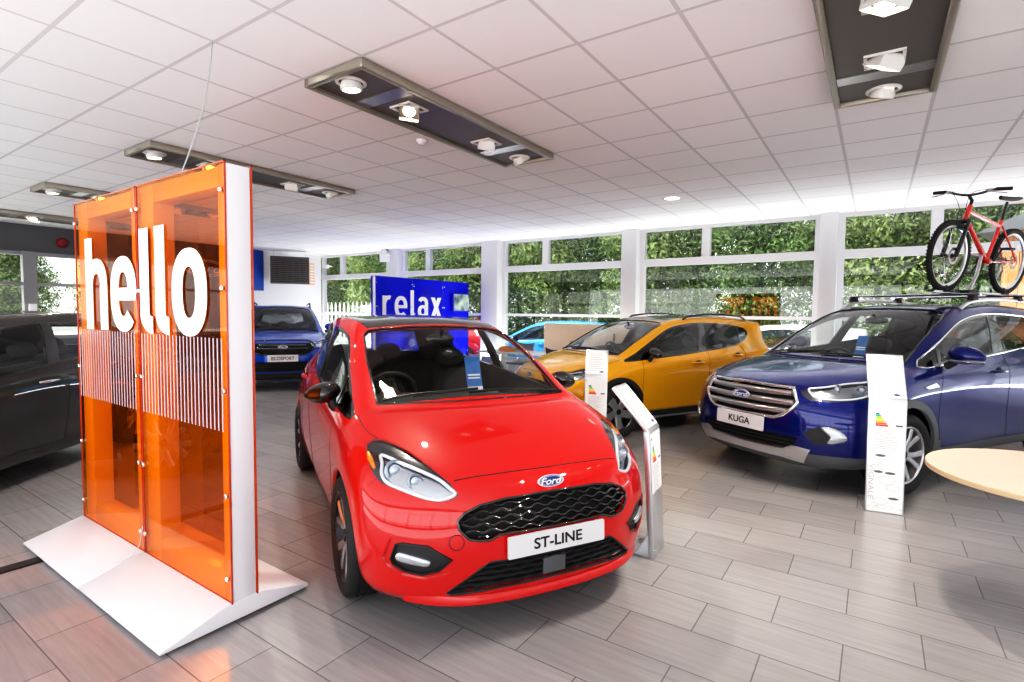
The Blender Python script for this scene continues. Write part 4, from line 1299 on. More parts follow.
def floor_material():
    m, nt, out = new_mat('floor_tiles')
    tc, mp, br, b = nodes(nt, 'ShaderNodeTexCoord', 'ShaderNodeMapping', 'ShaderNodeTexBrick', 'ShaderNodeBsdfPrincipled')
    mp.inputs['Location'].default_value = (-.232 + 36, -3.11 + 18, 0)
    nt.links.new(tc.outputs['Object'], mp.inputs[0]); nt.links.new(mp.outputs[0], br.inputs['Vector'])
    br.offset = .5; br.offset_frequency = 2; br.squash = 1
    br.inputs['Scale'].default_value = 1.0; br.inputs['Brick Width'].default_value = .6; br.inputs['Row Height'].default_value = .3
    br.inputs['Mortar Size'].default_value = .0028; br.inputs['Mortar Smooth'].default_value = .1; br.inputs['Bias'].default_value = 0
    br.inputs['Color1'].default_value = (.345, .335, .338, 1); br.inputs['Color2'].default_value = (.30, .29, .293, 1); br.inputs['Mortar'].default_value = (.15, .145, .146, 1)
    # fine grain running along the length of each tile
    m2, nz, mr, mx = nodes(nt, 'ShaderNodeMapping', 'ShaderNodeTexNoise', 'ShaderNodeMapRange', 'ShaderNodeMix')
    m2.inputs['Scale'].default_value = (1.3, 22, 1); nt.links.new(tc.outputs['Object'], m2.inputs[0]); nt.links.new(m2.outputs[0], nz.inputs['Vector'])
    nz.inputs['Scale'].default_value = 1.6; nz.inputs['Detail'].default_value = 6; nz.inputs['Roughness'].default_value = .65
    mr.inputs[1].default_value = .3; mr.inputs[2].default_value = .7; mr.inputs[3].default_value = .86; mr.inputs[4].default_value = 1.07
    nt.links.new(nz.outputs['Fac'], mr.inputs[0])
    mx.data_type = 'RGBA'; mx.blend_type = 'MULTIPLY'; mx.inputs[0].default_value = 1
    nt.links.new(br.outputs['Color'], mx.inputs[6]); nt.links.new(mr.outputs[0], mx.inputs[7])
    nt.links.new(mx.outputs[2], b.inputs['Base Color'])
    n2, r2 = nodes(nt, 'ShaderNodeTexNoise', 'ShaderNodeMapRange')
    n2.inputs['Scale'].default_value = 3.0; nt.links.new(m2.outputs[0], n2.inputs['Vector'])
    r2.inputs[3].default_value = .22; r2.inputs[4].default_value = .28; nt.links.new(n2.outputs['Fac'], r2.inputs[0]); nt.links.new(r2.outputs[0], b.inputs['Roughness'])
    b.inputs['Specular IOR Level'].default_value = .65
    bp, = nodes(nt, 'ShaderNodeBump'); bp.inputs['Strength'].default_value = .25; bp.inputs['Distance'].default_value = .002; bp.invert = True
    nt.links.new(br.outputs['Fac'], bp.inputs['Height']); nt.links.new(bp.outputs[0], b.inputs['Normal'])
    nt.links.new(b.outputs[0], out.inputs[0])
    return m

def ceiling_material():
    m, nt, out = new_mat('ceiling_tiles')
    tc, mp, br, b = nodes(nt, 'ShaderNodeTexCoord', 'ShaderNodeMapping', 'ShaderNodeTexBrick', 'ShaderNodeBsdfPrincipled')
    mp.inputs['Location'].default_value = (2.718 + 36, -2.281 + 36, 0)
    nt.links.new(tc.outputs['Object'], mp.inputs[0]); nt.links.new(mp.outputs[0], br.inputs['Vector'])
    br.offset = 0; br.squash = 1
    br.inputs['Scale'].default_value = 1.0; br.inputs['Brick Width'].default_value = .6; br.inputs['Row Height'].default_value = .6
    br.inputs['Mortar Size'].default_value = .0125; br.inputs['Mortar Smooth'].default_value = .05
    br.inputs['Color1'].default_value = (.83, .82, .825, 1); br.inputs['Color2'].default_value = (.80, .79, .795, 1); br.inputs['Mortar'].default_value = (.60, .59, .595, 1)
    nt.links.new(br.outputs['Color'], b.inputs['Base Color']); b.inputs['Roughness'].default_value = .9; b.inputs['Specular IOR Level'].default_value = .1
    nz, bp, bq, ad = nodes(nt, 'ShaderNodeTexNoise', 'ShaderNodeBump', 'ShaderNodeBump', 'ShaderNodeMath')
    nz.inputs['Scale'].default_value = 90; nz.inputs['Detail'].default_value = 4; nt.links.new(tc.outputs['Object'], nz.inputs['Vector'])
    bp.inputs['Strength'].default_value = .25; bp.inputs['Distance'].default_value = .004; nt.links.new(nz.outputs['Fac'], bp.inputs['Height'])
    bq.inputs['Strength'].default_value = .5; bq.inputs['Distance'].default_value = .006; bq.invert = False; nt.links.new(br.outputs['Fac'], bq.inputs['Height']); nt.links.new(bp.outputs[0], bq.inputs['Normal'])
    nt.links.new(bq.outputs[0], b.inputs['Normal']); nt.links.new(b.outputs[0], out.inputs[0])
    return m

def struct(name, mb, mat, **kw):
    o = mb.build(name, mat, None, **kw); o['kind'] = 'structure'; return o

M['frame'] = pbr('window_frame_white', (.66, .66, .68), .35)
M['frame_grey'] = pbr('frame_grey', (.30, .30, .31), .4, .3)
M['wall_white'] = pbr('wall_white', (.80, .80, .80), .7, noise=(2, .03))
M['wall_dark'] = pbr('wall_dark_grey', (.10, .10, .105), .5, noise=(3, .1))
M['win_glass'] = clear_glass('window_pane', (.93, .96, .95), 1.0)
M['asphalt'] = pbr('forecourt_concrete', (.60, .60, .58), .9, noise=(8, .25))

X0, X1, Y0, Y1 = -13.5, 9.0, -5.0, 9.8
fl = MB(); fl.box(((X0 + X1) / 2, (Y0 + Y1) / 2, -.05), (X1 - X0, Y1 - Y0, .10)); struct('floor', fl, floor_material())
ce = MB(); ce.box(((X0 + X1) / 2, (Y0 + Y1) / 2, CH + .05), (X1 - X0 + .6, Y1 - Y0 + .6, .10)); struct('ceiling', ce, ceiling_material())
gd = MB(); gd.box((-3, 3, -.19), (90, 80, .06)); struct('ground', gd, M['asphalt'])

# window wall at Y1: pillars, dwarf wall, frames, glass
pillars = [(-10.49, -10.10), (-7.40, -6.95), (-4.04, -3.74), (-.77, -.53), (2.50, 2.80), (5.75, 6.05)]
mull = {0: -12.52, 1: -9.22, 2: -5.84, 3: -2.54, 4: .67, 5: 3.95, 6: 7.2}
pm = 0
for i, (a, b) in enumerate(pillars):
    p = MB(); p.box(((a + b) / 2, Y1 - .06, CH / 2), (b - a, .34, CH)); 
    struct('pillar_%d' % (i + 1), p, M['frame'], bevel=.006)
edges = [X0 + .08] + [v for ab in pillars for v in ab] + [X1]
for k in range(7):
    a, b = edges[2 * k], edges[2 * k + 1]
    w = MB(); yc = Y1 + .02
    t = .045
    w.box(((a + b) / 2, yc, 2.465), (b - a, .12, .13))                 # transom
    w.box(((a + b) / 2, yc, 1.455), (b - a, .07, .055))                # glazing bar
    w.box(((a + b) / 2, yc, CH - .025), (b - a, .12, .05))             # head
    w.box(((a + b) / 2, yc, .47), (b - a, .12, .08))                   # sill
    for x in (a + t / 2 + .02, b - t / 2 - .02): w.box((x, yc, (CH + .45) / 2), (t + .04, .11, CH - .45))
    w.box((mull[k], yc, (CH + 2.5) / 2), (.14, .11, CH - 2.5))
    o = struct('window_%d' % (k + 1), w, M['frame'])
    g = MB(); g.raw([(a, yc, .5), (b, yc, .5), (b, yc, CH - .04), (a, yc, CH - .04)], [(0, 1, 2, 3)])
    go = g.build('window_glass', M['win_glass'], o)
    d = MB(); d.box(((a + b) / 2, yc, .215), (b - a, .2, .43)); struct('wall_below_window_%d' % (k + 1), d, M['wall_white'])

# left wall: white bay at the far end, dark section, glazed section
lw = MB()
lw.box((X0 - .06, 8.55, CH / 2), (.12, 2.5, CH)); struct('wall_left_white', lw, M['wall_white'])
lw = MB(); lw.box((X0 - .06, 6.1, CH / 2), (.12, 2.4, CH))
for k in range(8): lw.box((X0 + .006, 5.0 + k * .30, CH / 2), (.012, .02, CH))
struct('wall_left_dark', lw, M['wall_dark'])
lw = MB(); lw.box((X0 - .06, -.05, (CH + 2.57) / 2), (.12, 9.9, CH - 2.57)); lw.box((X0 - .06, -.05, .45), (.12, 9.9, .90)); struct('wall_left_fascia', lw, M['wall_dark'])
ys = [-4.9, -2.6, -.3, 1.6, 3.32, 4.90]
for k in range(5):
    a, b = ys[k], ys[k + 1]
    w = MB(); w.box((X0 - .03, b - .06, 1.73), (.16, .20, 1.70)); w.box((X0 - .03, (a + b) / 2, 2.54), (.12, b - a, .07)); w.box((X0 - .03, (a + b) / 2, 1.96), (.10, b - a, .06)); w.box((X0 - .03, (a + b) / 2, .93), (.12, b - a, .07))
    if k == 4: w.box((X0 - .03, (a + b) / 2, 1.45), (.06, .06, 1.0))
    o = struct('window_left_%d' % (k + 1), w, M['frame_grey'])
    g = MB(); g.raw([(X0 - .03, a, .9), (X0 - .03, b, .9), (X0 - .03, b, 2.57), (X0 - .03, a, 2.57)], [(0, 1, 2, 3)]); g.build('window_glass', M['win_glass'], o)

# wall behind the camera: tall shop windows; right wall likewise
bw = MB(); bw.box(((X0 + X1) / 2, Y0, 2.85), (X1 - X0, .15, .5)); bw.box(((X0 + X1) / 2, Y0, .12), (X1 - X0, .15, .24)); struct('wall_back', bw, M['frame_grey'])
k = 0
for x in [X0 + i * 2.25 for i in range(11)]:
    w = MB(); w.box((x, Y0, 1.45), (.22, .2, 2.4))
    if x < X1 - 1: w.box((x + 1.125, Y0, 1.95), (2.25, .12, .12)); w.box((x + 1.125, Y0, 1.1), (.08, .1, 1.8))
    k += 1; struct('window_back_%d' % k, w, M['frame_grey'])
rw = MB(); rw.box((X1, (Y0 + Y1) / 2, 2.85), (.15, Y1 - Y0, .5)); rw.box((X1, (Y0 + Y1) / 2, .2), (.15, Y1 - Y0, .4)); struct('wall_right', rw, M['wall_white'])
for k, y in enumerate([Y0 + i * 2.4 for i in range(7)]):
    w = MB(); w.box((X1, y, 1.5), (.16, .18, 2.3)); struct('window_right_%d' % (k + 1), w, M['frame'])
# ------------------------------------------------------------------ lights in the ceiling
M['fix_frame'] = pbr('champagne_metal', (.34, .31, .26), .42, .6)
M['fix_plate'] = pbr('fixture_plate', (.13, .118, .108), .55, .3)
M['fix_band'] = pbr('fixture_band', (.30, .29, .28), .3, .7)
M['fix_white'] = pbr('fitting_white', (.70, .68, .65), .35)
M['bulb'] = pbr('lit_bulb', (1, .9, .75), .3, emit=(1.0, .86, .66), estr=20)
M['bulb_dim'] = pbr('dim_bulb', (1, .95, .85), .3, emit=(1.0, .90, .75), estr=3)

def spot(loc, aim, watts, col=(1, .90, .78), ang=95, rad=.045, blend=.6):
    l = bpy.data.lights.new('lamp', 'SPOT'); l.energy = watts; l.color = col; l.spot_size = math.radians(ang); l.spot_blend = blend; l.shadow_soft_size = rad
    o = bpy.data.objects.new('lamp', l); COL.objects.link(o); o.location = loc
    d = Vector(aim) - Vector(loc); o.rotation_euler = d.to_track_quat('-Z', 'Y').to_euler()
    return o

def fixture(xc, label, lamps):
    """long ceiling raft 0.6 x 2.4; lamps: list of (y, kind, lit, aim dx, dy)"""
    y0, y1 = 2.285, 4.69; yc = (y0 + y1) / 2; zb = CH - .055
    r = empty('ceiling_light_raft', (xc, yc, CH), 0, label, 'ceiling light', 'light rafts in the ceiling')
    f = MB(); w = .30; L = (y1 - y0) / 2
    for sx in (-1, 1): f.box((sx * (w - .02), 0, -.03), (.04, 2 * L, .058))
    for sy in (-1, 1): f.box((0, sy * (L - .02), -.03), (2 * w - .08, .04, .058))
    f.build('raft_frame', M['fix_frame'], r, bevel=.006)
    p = MB(); p.box((0, 0, -.018), (2 * w - .07, 2 * L - .07, .03)); p.build('raft_plate', M['fix_plate'], r)
    for sy in (-1, 1):
        b = MB(); b.box((0, sy * (L - .46), -.036), (2 * w - .08, .13, .008)); b.build('raft_band', M['fix_band'], r)
    for (ly, kind, lit, dx, dy, wt) in lamps:
        y = ly - yc; bm_ = M['bulb'] if lit == 2 else M['bulb_dim']
        t = empty('spotlight', parent=r)
        d = Vector((dx, dy, -1)).normalized()
        Mx = frame((0, y, -.045), d.orthogonal(), d.cross(d.orthogonal()))       # local z = aim
        if kind == 'round':
            a = MB(); a.lathe([(.105, -.035), (.105, -.041), (.088, -.050), (.080, -.040), (.080, -.033)], 28, Matrix.Translation((0, y, 0)), cap=False); a.build('lamp_ring', M['fix_white'], t)
            a = MB(); a.lathe([(.058, -.02), (.075, .015), (.072, .040), (.060, .044), (.055, .030)], 24, Mx, cap=False); a.build('lamp_housing', M['fix_white'], t)
            a = MB(); a.lathe([(.056, .030), (.03, .034), (0, .035)], 20, Mx, cap=False); a.build('bulb', bm_, t)
        else:
            a = MB(); s_ = .105
            for sx in (-1, 1): a.box((sx * s_ * .92, y, -.040), (.018, 2 * s_, .014)); a.box((0, y + sx * s_ * .92, -.040), (2 * s_, .018, .014))
            a.build('lamp_ring', M['fix_white'], t, bevel=.003)
            a = MB(); q = .078
            secs = []
            for hh, k in ((-.055, .7), (.0, 1.0), (.045, .96)): secs.append([Mx @ Vector((sx * q * k, sy * q * k, hh)) for sx, sy in ((-1, -1), (1, -1), (1, 1), (-1, 1))])
            a.sweep(secs, cap=False); a.build('lamp_housing', M['fix_white'], t, fixn=True)
            a = MB(); a.raw([Mx @ Vector((sx * q * .94, sy * q * .94, .015)) for sx, sy in ((-1, -1), (1, -1), (1, 1), (-1, 1))], [(0, 1, 2, 3)]); a.build('reflector', M['fix_plate'], t)
            a = MB(); a.lathe([(.046, .020), (.038, .034), (0, .040)], 20, Mx, cap=False); a.build('bulb', bm_, t)
        if wt: spot(Vector((xc, ly, CH - .045)) + d * .10, Vector((xc, ly, CH)) + d * 3, wt, rad=.025)
    return r
LW = 120
std = lambda: [(2.44, 'round', 2, .0, .1, LW * .6), (2.99, 'square', 2, .25, -.35, LW), (3.97, 'square', 1, -.5, .3, LW * .5), (4.52, 'round', 1, .3, .7, LW * .5)]
fixture(-3.018, 'light raft hanging nearest above the red car, with a dazzling square lamp', std())
fixture(-6.018, 'light raft partly behind the top of the orange hello stand', std())
fixture(-9.018, 'light raft left of the hello stand, second from the left edge of the photo', std())
fixture(-12.018, 'farthest light raft above the dark wall at the left edge', std())
fixture(-.018, 'light raft cut by the top edge of the photo, above the blue car', [(2.44, 'round', 2, .0, .1, LW * .6), (3.24, 'square', 2, -.25, .1, LW), (3.99, 'square', 2, -.45, .25, LW), (4.53, 'round', 2, -.3, .35, LW * .7)])
fixture(2.982, 'light raft on the ceiling beyond the right edge of the photo', std())

d = empty('smoke_detector', (-3.552, 3.683, CH), 0, 'small white domed smoke detector on the ceiling beside the bright lamp', 'smoke detector')
q = MB(); q.lathe([(.055, 0), (.055, -.012), (.046, -.02)], 24, cap=True); q.build('base', M['white_gloss'], d)
q = MB(); q.lathe([(.036, -.018), (.034, -.034), (.02, -.042), (0, -.043)], 24, cap=False); q.build('dome', M['white_gloss'], d)
d = empty('recessed_downlight', (-2.368, 7.314, CH), 0, 'round white recessed downlight in the ceiling near the windows', 'downlight')
q = MB(); q.lathe([(.13, 0), (.13, -.008), (.10, -.012), (.10, -.004)], 28, cap=False); q.build('trim_ring', M['white_gloss'], d)
q = MB(); q.lathe([(.10, -.006), (0, -.006)], 24, cap=False); q.build('diffuser', M['bulb_dim'], d)

# ------------------------------------------------------------------ lettering made of strokes
def ring_strip(cx, cy, a0, a1, ro, ri, n=32, p=2.3):
    """superellipse stroke; ro/ri = (rx, ry) outer / inner -> list of quads (4 pts)"""
    def pt(r, a):
        c, s = math.cos(a), math.sin(a)
        return (cx + r[0] * math.copysign(abs(c) ** (2 / p), c), cy + r[1] * math.copysign(abs(s) ** (2 / p), s))
    qs = []; LAY[0] += 1
    for i in range(n):
        a, b = lerp(a0, a1, i / n), lerp(a0, a1, (i + 1) / n)
        qs.append([pt(ri, a), pt(ro, a), pt(ro, b), pt(ri, b)])
    return [(LAY[0], q) for q in qs]
LAY = [0]
def rect(x0, y0, x1, y1):
    LAY[0] += 1
    return [(LAY[0], [(x0, y0), (x1, y0), (x1, y1), (x0, y1)])]

def letter(ch, x, xh, asc, st):
    """stroke quads of one letter with its left edge at x; returns (quads, advance)"""
    rx, ry = xh * .42, xh * .51; LAY[0] = 0
    th = st * .80
    cy = xh / 2
    if ch == 'o':
        return ring_strip(x + rx, cy, 0, 2 * PI, (rx, ry), (rx - st, ry - th), 40), 2 * rx
    if ch == 'e':
        q = ring_strip(x + rx, cy, 0.0, 1.76 * PI, (rx, ry), (rx - st, ry - th), 40)
        q += rect(x + st * .7, cy - th * .40, x + 2 * rx - st * .05, cy + th * .40)
        return q, 2 * rx
    if ch == 'h':
        w = xh * .80; r = w / 2
        q = rect(x, 0, x + st, asc) + rect(x + w - st, 0, x + w, xh - r * .95)
        q += ring_strip(x + r + st * .06, xh - r * .95, 0, PI * .93, (r - st * .06, r * .99), (r - st * 1.0, r * .99 - th), 20)
        return q, w
    if ch == 'l':
        q = rect(x, st * .9, x + st, asc)
        q += ring_strip(x + st * 1.35, st * .9, PI, 1.5 * PI, (st * 1.35, st * .95), (st * .35, st * .12), 8, 2.0)
        return q, st * 1.25
    if ch == 'r':
        q = rect(x, 0, x + st, xh)
        q += ring_strip(x + xh * .42, xh - xh * .36, PI * .42, PI * .95, (xh * .40, xh * .375), (xh * .40 - st, xh * .375 - th), 10)
        return q, xh * .55
    if ch == 'a':
        w = xh * .74; r = w / 2
        q = rect(x + w - st, 0, x + w, xh - r * .9)
        q += ring_strip(x + r, xh - r * .9, 0, PI * .86, (r, r * .93), (r - st, r * .93 - th), 18)
        q += ring_strip(x + r * .96, xh * .295, 0, 2 * PI, (r * .96, xh * .305), (r * .96 - st, xh * .305 - th * .8), 28)
        return q, w
    if ch == 'x':
        w = xh * .80; k = st * .62
        return [(0, [(x, 0), (x + 2 * k, 0), (x + w, xh), (x + w - 2 * k, xh)]), (1, [(x + w - 2 * k, 0), (x + w, 0), (x + 2 * k, xh), (x, xh)])], w
def word(text, xh, asc, st, gap):
    qs = []; x = 0
    for ch in text:
        q, w = letter(ch, x, xh, asc, st); qs.append((ch, q)); x += w + gap
    return qs, x - gap

M['vinyl'] = pbr('white_vinyl', (.86, .86, .88), .45)
M['stripe'] = pbr('stripe_print', (.62, .55, .60), .5)
M['acrylic_orange'] = clear_glass('orange_acrylic', (.985, .45, .02), .7)
M['acrylic_edge'] = pbr('orange_edge', (.50, .05, .01), .2, coat=1.0)
M['acrylic_blue'] = clear_glass('blue_acrylic', (.04, .05, .90), .5, haze=((.01, .015, .85), .45))
M['acrylic_edge_blue'] = pbr('blue_edge', (.02, .02, .5), .2, coat=1.0)

def sheet(mb, edge, x0, x1, z0, z1, y, th=.006):
    """acrylic sheet in local xz at y; faces to mb, edges to edge"""
    mb.raw([(x0, y, z0), (x1, y, z0), (x1, y, z1), (x0, y, z1)], [(0, 1, 2, 3)])
    for a in ((x0, x0 + th), (x1 - th, x1)): edge.box(((a[0] + a[1]) / 2, y, (z0 + z1) / 2), (th, .008, z1 - z0))
    for a in ((z0, z0 + th), (z1 - th, z1)): edge.box(((x0 + x1) / 2, y, (a[0] + a[1]) / 2), (x1 - x0, .008, th))

def display_stand(name, label, cat, loc, rz, mods, text, ac, ed, z0=.10, z1=2.17, base=True, stripes=True, th=None, xh=.43, asc=.57, st=.118, gap=.052, tx=.30, tz=1.37):
    """acrylic banner stand: local x along the banner, faces local -y, front sheet at y=0"""
    r = empty(name, loc, rz, label, cat)
    total = mods[-1][1]
    for (a, b) in mods:
        m = MB(); D = .125
        m.box((a + .11, D / 2 + .0, (z0 + z1) / 2), (.15, D - .02, z1 - z0)); m.box((b - .045, D / 2, (z0 + z1) / 2), (.075, D - .012, z1 - z0 + .004))
        m.box(((a + .1855 + b - .083) / 2, D / 2, z1 - .05), (b - .083 - a - .1855, D - .02, .095)); m.box(((a + .1855 + b - .083) / 2, D / 2, z0 + .06), (b - .083 - a - .1855, D - .02, .12))
        m.build('upright_frame', M['white_gloss'], r, bevel=.003)
        for y in (0.0, D):
            s_ = MB(); e_ = MB(); sheet(s_, e_, a + .006, b - .004, z0, z1 + .012, y)
            o = s_.build('acrylic_panel', ac, r); e_.build('panel_edge', ed, o)
        for x in (a + .03, b - .03):
            for z in (z0 + .12, .62, 1.12, 1.60, z1 - .12):
                bo = MB(); bo.lathe([(.013, -.004), (.013, -.012), (.009, -.016), (0, -.016)], 12, Matrix.Translation((x, 0, z)) @ Matrix.Rotation(-PI / 2, 4, 'X'), cap=False); bo.build('fixing_stud', M['chrome'], r)
        if base:
            bs = MB(); w0 = -.315; w1 = D + .285
            prof = [(w0, .028), (w0, .016), (w1, .016), (w1, .032), (D + .02, .105), (-.02, .105)]
            bs.sweep([[(a + .004, y, z) for y, z in prof], [(b - .004, y, z) for y, z in prof]])
            bs.build('base_plate', M['white_gloss'], r, bevel=.004, fixn=True)
            ft = MB()
            for x in (a + .12, b - .12):
                for y in (w0 + .05, w1 - .06): ft.lathe([(.022, 0), (.022, .018)], 12, Matrix.Translation((x, y, 0)))
            ft.build('feet', M['black_plastic'], r)
    qs, wd = word(text, xh, asc, st, gap)
    for ch, q in qs:
        m = MB()
        for lay, quad in q:
            P = [(tx + u, v) for u, v in quad]
            A = sum(P[i][0] * P[(i + 1) % 4][1] - P[(i + 1) % 4][0] * P[i][1] for i in range(4))
            if A < 0: P = P[::-1]
            m.raw([(u, -.0065 - .0006 * lay, tz + v) for u, v in P], [(0, 1, 2, 3)])
        m.build('letter', M['vinyl'], r, sharp=5)
    if base:
        m = MB(); xm = mods[0][1]; m.tube([(xm + .01, -.012, z0 + .16), (xm + .012, -.03, z0 + .06), (xm - .01, -.06, .10), (xm - .03, -.13, .078)], .003, 6); m.build('power_lead', M['satin'], r)
    if stripes:
        m = MB()
        for (a, b) in mods:
            n = int((b - a - .10) / .037)
            for k in range(n + 1):
                x = lerp(a + .05, b - .05, k / n); m.box((x, -.006, (.925 + 1.365) / 2), (.0055, .003, 1.365 - .925))
        m.build('printed_stripes', M['stripe'], r)
    return r
hello = display_stand('hello_stand', 'tall orange acrylic banner stand lettered hello on a white wedge base', 'display stand', (-4.37, 1.29, 0), 0, [(0, .945), (.945, 1.90)], 'hello', M['acrylic_orange'], M['acrylic_edge'], tx=.19, gap=.046, st=.115)
c = MB(); P0, P1 = Vector((-3.327, 1.676, CH)), Vector((-3.05, 1.352, 2.185))
c.tube([P0.lerp(P1, t) + Vector((.07 * math.sin(PI * t), 0, -.02 * math.sin(PI * t))) for t in [k / 14 for k in range(15)]], .004, 6)
tag(c.build('power_cable', pbr('grey_cable', (.45, .47, .47), .4), None, sharp=60), 'thin grey cable hanging from the ceiling to the top of the hello stand', 'cable')

relax = display_stand('relax_stand', 'blue acrylic banner stand lettered relax in front of the windows', 'display stand', (-7.90, 6.93, 0), PI / 2, [(0, .99), (.99, 1.93), (1.93, 2.82)], 'relax', M['acrylic_blue'], M['acrylic_edge_blue'], tx=.17, gap=.085, stripes=False, xh=.42, asc=.55, st=.10, tz=1.39)
sc = empty('wall_screen', (-7.875, 9.40, 1.72), PI / 2, 'small screen with a blurred grey green picture on the blue relax stand', 'screen')
q = MB(); q.box((0, -.035, 0), (.58, .03, .42)); q.build('screen_frame', M['acrylic_edge_blue'], sc, bevel=.005)
def blur_mat():
    m, nt, out = new_mat('screen_picture'); tc, nz, cr, b = nodes(nt, 'ShaderNodeTexCoord', 'ShaderNodeTexNoise', 'ShaderNodeValToRGB', 'ShaderNodeBsdfPrincipled')
    nz.inputs['Scale'].default_value = 5; nz.inputs['Detail'].default_value = 1; nt.links.new(tc.outputs['Object'], nz.inputs['Vector']); nt.links.new(nz.outputs['Fac'], cr.inputs[0])
    cr.color_ramp.elements[0].position = .35; cr.color_ramp.elements[0].color = (.05, .07, .10, 1); cr.color_ramp.elements[1].position = .65; cr.color_ramp.elements[1].color = (.35, .42, .34, 1)
    nt.links.new(cr.outputs[0], b.inputs['Base Color']); nt.links.new(cr.outputs[0], b.inputs['Emission Color']); b.inputs['Emission Strength'].default_value = .6; b.inputs['Roughness'].default_value = .2
    nt.links.new(b.outputs[0], out.inputs[0]); return m
q = MB(); q.box((0, -.052, 0), (.53, .004, .37)); q.build('screen_glass', blur_mat(), sc)

# ------------------------------------------------------------------ price stands by the cars
M['totem'] = pbr('brushed_aluminium', (.62, .64, .67), .35, .8)
def info_stand(label, loc, rz, w=.245, hb=.84, tilt=.62, up=.38, lean=.05, name_text=None, gauge=True, sheet0=.40, fd=.40):
    """local -y is the reading side"""
    r = empty('price_stand', loc, rz, label, 'price stand', 'price stands beside the cars')
    m = MB(); t = .035
    b0 = Vector((0, 0, 0)); b1 = Vector((0, lean, hb)); b2 = b1 + Vector((0, math.sin(tilt) * up, math.cos(tilt) * up))
    def slab(a, b, ww, thick, off=0.0, mb=m):
        d = (b - a).normalized(); n = Vector((0, -d.z, d.y))
        secs = []
        for p in (a, b): secs.append([p + Vector((-ww / 2, 0, 0)) + n * off, p + Vector((ww / 2, 0, 0)) + n * off, p + Vector((ww / 2, 0, 0)) + n * (off - thick), p + Vector((-ww / 2, 0, 0)) + n * (off - thick)])
        mb.sweep(secs)
    slab(b0, b1, w, t)
    m.build('column', M['totem'], r, bevel=.003, fixn=True)
    m2 = MB(); slab(b1, b2, w, .022, mb=m2); m2.build('reading_panel', M['totem'], r, bevel=.003, fixn=True)
    m3 = MB(); m3.sweep([[(sx * w / 2 * .98, .004, 0), (sx * w / 2 * .98, fd, 0), (sx * w / 2 * .98, fd, .010), (sx * w / 2 * .98, .11, .022), (sx * w / 2 * .98, .040, .16), (sx * w / 2 * .98, .014, .16)] for sx in (-1, 1)])
    m3.build('foot', M['totem'], r, bevel=.003, fixn=True)
    # printed sheets lying on the faces
    def on_face(a, b, u, s): 
        d = (b - a).normalized(); n = Vector((0, -d.z, d.y)); return frame(a + d * s + Vector((u, 0, 0)) + n * .003, (1, 0, 0), d)
    F1 = on_face(b0, b1, 0, 0); F2 = on_face(b1, b2, 0, 0); L1 = (b1 - b0).length
    p = MB(); p.prism(round_poly([(-w * .46, sheet0), (w * .46, sheet0), (w * .46, L1 - .02), (-w * .46, L1 - .02)], .004), -.001, .0015, F1); p.build('lower_sheet', M['paper'], r)
    p = MB(); p.prism(round_poly([(-w * .46, .02), (w * .46, .02), (w * .46, up - .02), (-w * .46, up - .02)], .004), -.001, .0015, F2); s2 = p.build('price_sheet', M['paper'], r)
    p = MB()
    for k in range(9):
        y = up - .06 - k * .022; p.prism([(-w * .34, y), (w * (.30 - .22 * ((k * 37) % 5) / 5), y), (w * (.30 - .22 * ((k * 37) % 5) / 5), y + .006), (-w * .34, y + .006)], .0016, .0022, F2)
    for k in range(6): p.prism([(-w * .30 + k * .02, .055), (-w * .30 + k * .02 + .011, .055), (-w * .30 + k * .02 + .011, .064), (-w * .30 + k * .02, .064)], .0016, .0022, F2)
    p.build('printed_lines', M['ink_grey'], s2)
    p = MB(); p.prism([(w * .24 + .024 * math.cos(a * .3142) * 1.0, .045 + .010 * math.sin(a * .3142)) for a in range(20)], .0016, .0024, F2); p.build('maker_mark', M['badge_blue'], s2)
    if gauge:
        zb = L1 - .20
        for k, colr in enumerate([(.02, .10, .55), (.02, .45, .12), (.35, .65, .05), (.90, .75, .03), (.92, .42, .02), (.85, .10, .03), (.75, .02, .03)]):
            nm = 'gauge_%d' % k
            if nm not in M: M[nm] = pbr('energy_band_%d' % k, colr, .5)
            q = MB(); y = zb + .084 - k * .0145; q.prism([(-w * .30, y), (-w * .30 + .022 + k * .0095, y), (-w * .30 + .022 + k * .0095 + .005, y + .006), (-w * .30 + .022 + k * .0095, y + .0125), (-w * .30, y + .0125)], .0016, .0024, F1)
            q.build('energy_band', M[nm], r)
        q = MB(); q.prism([(w * .22, zb + .0), (w * .40, zb + .0), (w * .40, zb + .014), (w * .22, zb + .014)], .0016, .0022, F1)
        if name_text:
            for (u, v, a) in ((-.035, .44, .035), (-.045, .315, .030), (.03, .31, .035), (.055, .12, .034)):
                q.prism([(u + a * math.cos(k * PI / 8), v + .010 * math.sin(k * PI / 8)) for k in range(16)], .0016, .0022, F1)
        q.build('dark_print', M['ink_grey'] if False else pbr('print_dark', (.12, .12, .13), .5), r)
        q = MB()
        for k in range(12):
            y = zb - .03 - k * .013; q.prism([(-w * .32, y), (w * (.34 - .3 * ((k * 53) % 7) / 7), y), (w * (.34 - .3 * ((k * 53) % 7) / 7), y + .004), (-w * .32, y + .004)], .0016, .0021, F1)
        if name_text:
            for (u, v, a, b_) in ((.0, .36, .06, .02), (.01, .255, .055, .03), (.05, .20, .045, .022), (-.03, .09, .05, .022), (.0, .05, .06, .012)):
                pts = [F1 @ Vector((u + a * math.cos(k * PI / 12) * (1 + .25 * math.sin(3 * k)), v + b_ * math.sin(k * PI / 12), .002)) for k in range(24)]
                q.tube(pts, .0012, 4, closed=True)
        q.build('fine_print', M['ink_grey'], r)
